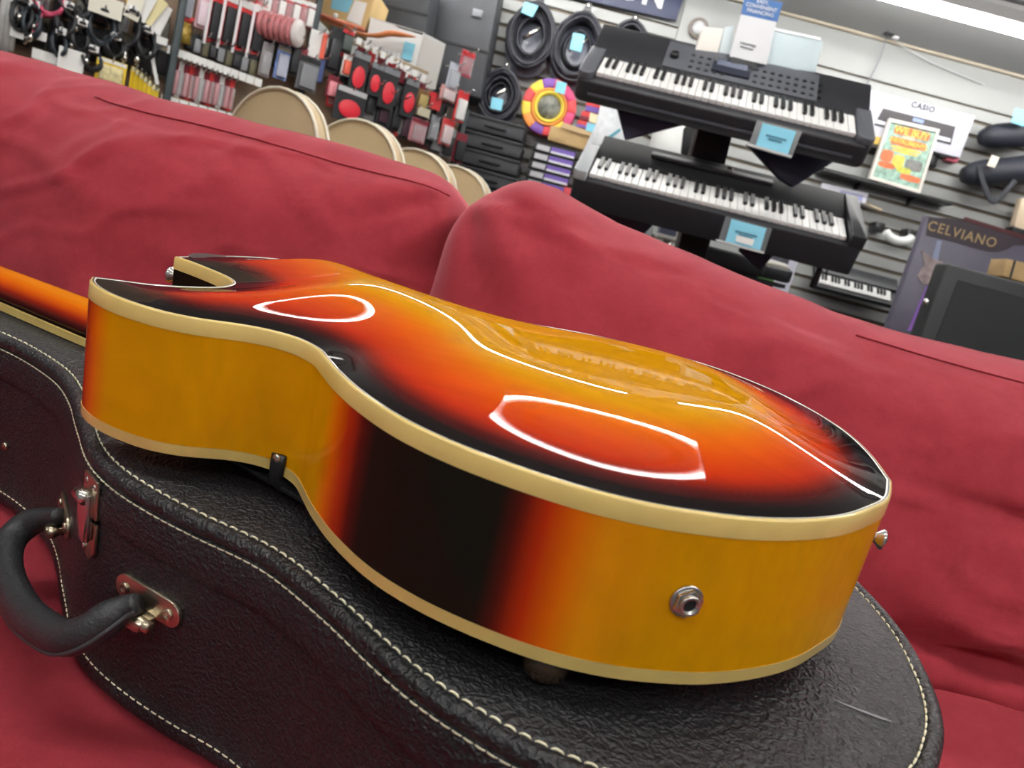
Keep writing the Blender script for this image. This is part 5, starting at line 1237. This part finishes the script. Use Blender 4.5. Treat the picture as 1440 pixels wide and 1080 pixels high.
    for i in range(9):
        f = i / 8; pack('stock_pack', 'pack', ORD[i] + ' small pack, from the left, in the top back layer above the cables', 2 + 226 * f, -14 + 58 * f * .9, 20, 34, [mat('deep_olive', (.10, .09, .05), .5), BLACKM, LGREY, CHAR][i % 4], [CLEAR, CHAR][i % 2], None, off=.02, group='top back layer above the cables', hk_=False)
    for i in range(8):
        f = i / 7; pack('stock_pack', 'pack', ORD[i] + ' red pack, from the left, in the top row behind the spools', 366 + 70 * f, 2 + 20 * f, 12, 36, [RED, DRED][i % 2], [CLEAR, WHITE][i % 2], WHITE, off=.05, group='top row behind the spools', hk_=False)
    hank('black cable hank low beside the yellow packs', 128, 84, 13, BC, 6, ((120, 70), (121, 82), (122, 96)), ry=15); hank('grey black cable hank at the upper left edge', 44, 30, 12, BG, 6, ((50, 20), (48, 34), (44, 46)), ry=24)
    hank('black cable hank right below the fanned cards', 204, 62, 12, BC, 6, ((196, 64), (194, 80), (190, 92)), ry=20); hank('dark cable hank between pink cable and grey hank', 92, 30, 12, BC, 6, ((84, 30), (82, 44), (80, 54)), ry=22)
    # ---- on the top shelf: carton, white cabinet, orange strap
    Yt = 3.55
    b = thing('cardboard_carton', 'tan cardboard carton with a blue and a white label on the top shelf', 'box', Matrix.Translation(at(480, 35, 3.45)))
    pslab('body', [(448, -30), (530, -12), (514, 40), (440, 20)], 3.45, .25, mat('carton_tan', (.62, .44, .20), .8, var=.08), b, bevel=.004)
    pslab('blue_label', [(468, -8), (497, 0), (489, 18), (465, 12)], 3.447, .002, LBLUE, b); pslab('white_label', [(499, 0), (516, 4), (507, 36), (487, 28)], 3.445, .002, PAPER, b)
    c = thing('white_cabinet', 'white ribbed storage cabinet with a blue tag on the top shelf', 'cabinet', Matrix.Translation(at(580, 120, 3.45)))
    pslab('front', [(521, 24), (596, 46), (578, 118), (508, 92)], 3.42, .02, mat('cab_white', (.74, .74, .72), .5), c, bevel=.003)
    A = [at(x, y, 3.42) for x, y in ((521, 24), (596, 46), (578, 118))]; B_ = [at(x, y, 3.8) for x, y in ((627, 62), (612, 126))]; iv2 = c.matrix_basis.inverted()
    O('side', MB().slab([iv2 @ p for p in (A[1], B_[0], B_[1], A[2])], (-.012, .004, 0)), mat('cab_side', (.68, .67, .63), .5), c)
    O('top', MB().slab([iv2 @ p for p in (A[0], A[1], B_[0], B_[0] + (A[0] - A[1]))], (0, 0, -.01)), mat('cab_white', (.74, .74, .72), .5), c)
    for i in range(9):
        x0, y0 = 516 + 6.3 * i, 60 + 2.0 * i; pslab('rib', [(x0, y0), (x0 + 2.2, y0 + .7), (x0 - 6, y0 + 33), (x0 - 8.2, y0 + 32)], 3.412, .01, mat('rib_white', (.82, .83, .84), .4), c)
    pslab('blue_tag', [(569, 58), (584, 62), (578, 86), (564, 81)], 3.405, .003, LBLUE, c)
    s = thing('orange_strap', 'orange brown leather strap lying along the top of the fixture', 'strap', Matrix.Translation(at(510, 45, 3.3)))
    iv2 = s.matrix_basis.inverted(); pts = [iv2 @ at(x, y, 3.33) for x, y in ((440, 22), (470, 33), (505, 47), (530, 50), (548, 47), (566, 49), (584, 52))]
    O('strap', MB().tube(catmull(pts, False, 4), [.016] * 12 + [.020, .021, .022, .023, .024, .024, .023, .022, .020, .016, .012, .008, .006], 8, flat=.5), ORANGE, s, smooth=True)
    pts = [iv2 @ at(x, y, 3.30) for x, y in ((440, 17), (475, 30), (512, 42))]; O('strap_fold', MB().tube(pts, .018, 8, flat=.5), mat('orange_red', (.62, .16, .08), .5), s, smooth=True)
    for x, y in ((472, 22), (479, 46), (497, 46)): O('rivet', MB().ellipsoid(iv2 @ at(x, y, 3.28), (.010, .010, .010)), WHITE, s, smooth=True)
    # ---- tan chairs in a row along the aisle
    def chair(label, right, topp, Y, first=None):
        pr, pt = at(*right, Y), at(*topp, Y); zt = pt.z; wd = .44
        yaw = math.radians(-38); Mx = Matrix.Translation((pr.x - .5 * wd * math.cos(yaw) + .03, Y + .05, 0)) @ Matrix.Rotation(yaw, 4, 'Z')
        if first: c = dup(first, Mx, label); c.scale = (1, 1, zt / CH0[0]); return c
        CH0[0] = zt; t = thing('stacking_chair', label, 'chair', Mx, 'tan chairs behind the sofa')
        arc = [(-wd / 2, zt - .42)] + [(-wd / 2 * math.cos(PI * k / 16) * 1.0, zt - .20 + .20 * math.sin(PI * k / 16) ** .75) for k in range(17)] + [(wd / 2, zt - .42)]
        RM = Matrix.Rotation(PI / 2, 4, 'X')
        O('backrest', MB().prism(arc, -.012, .012, RM), TAN, t, bevel=.004)
        for yy in (.016, -.016): O('edge_trim', MB().tube([(x, yy, z) for x, z in arc], .0042, 8), CREAMW, t, smooth=True)
        O('seat', MB().box((0, -.15, .47), (wd - .02, .27, .05)), TAN, t, bevel=.018, seg=3)
        for sx in (-1, 1):
            O('leg', MB().tube([(sx * (wd / 2 - .03), .0, zt - .38), (sx * (wd / 2 - .03), .0, .46), (sx * (wd / 2 - .02), .05, 0)], .011, 8), NICKEL, t, smooth=True)
            O('leg', MB().tube([(sx * (wd / 2 - .03), -.26, .45), (sx * (wd / 2 - .02), -.28, 0)], .011, 8), NICKEL, t, smooth=True)
        return t
    CH0 = [1.]
    c1 = chair('tan chair with a rounded back, nearest and leftmost of the row behind the sofa', (460, 190), (398, 122), 1.86)
    chair('tan rounded chair back, second of the row behind the sofa', (566, 220), (512, 168), 2.15, c1)
    chair('tan rounded chair back, third of the row behind the sofa', (640, 245), (602, 213), 2.52, c1)
    chair('tan rounded chair back, last of the row, by the gap between the cushions', (687, 275), (655, 236), 2.85, c1)
build_gondola()
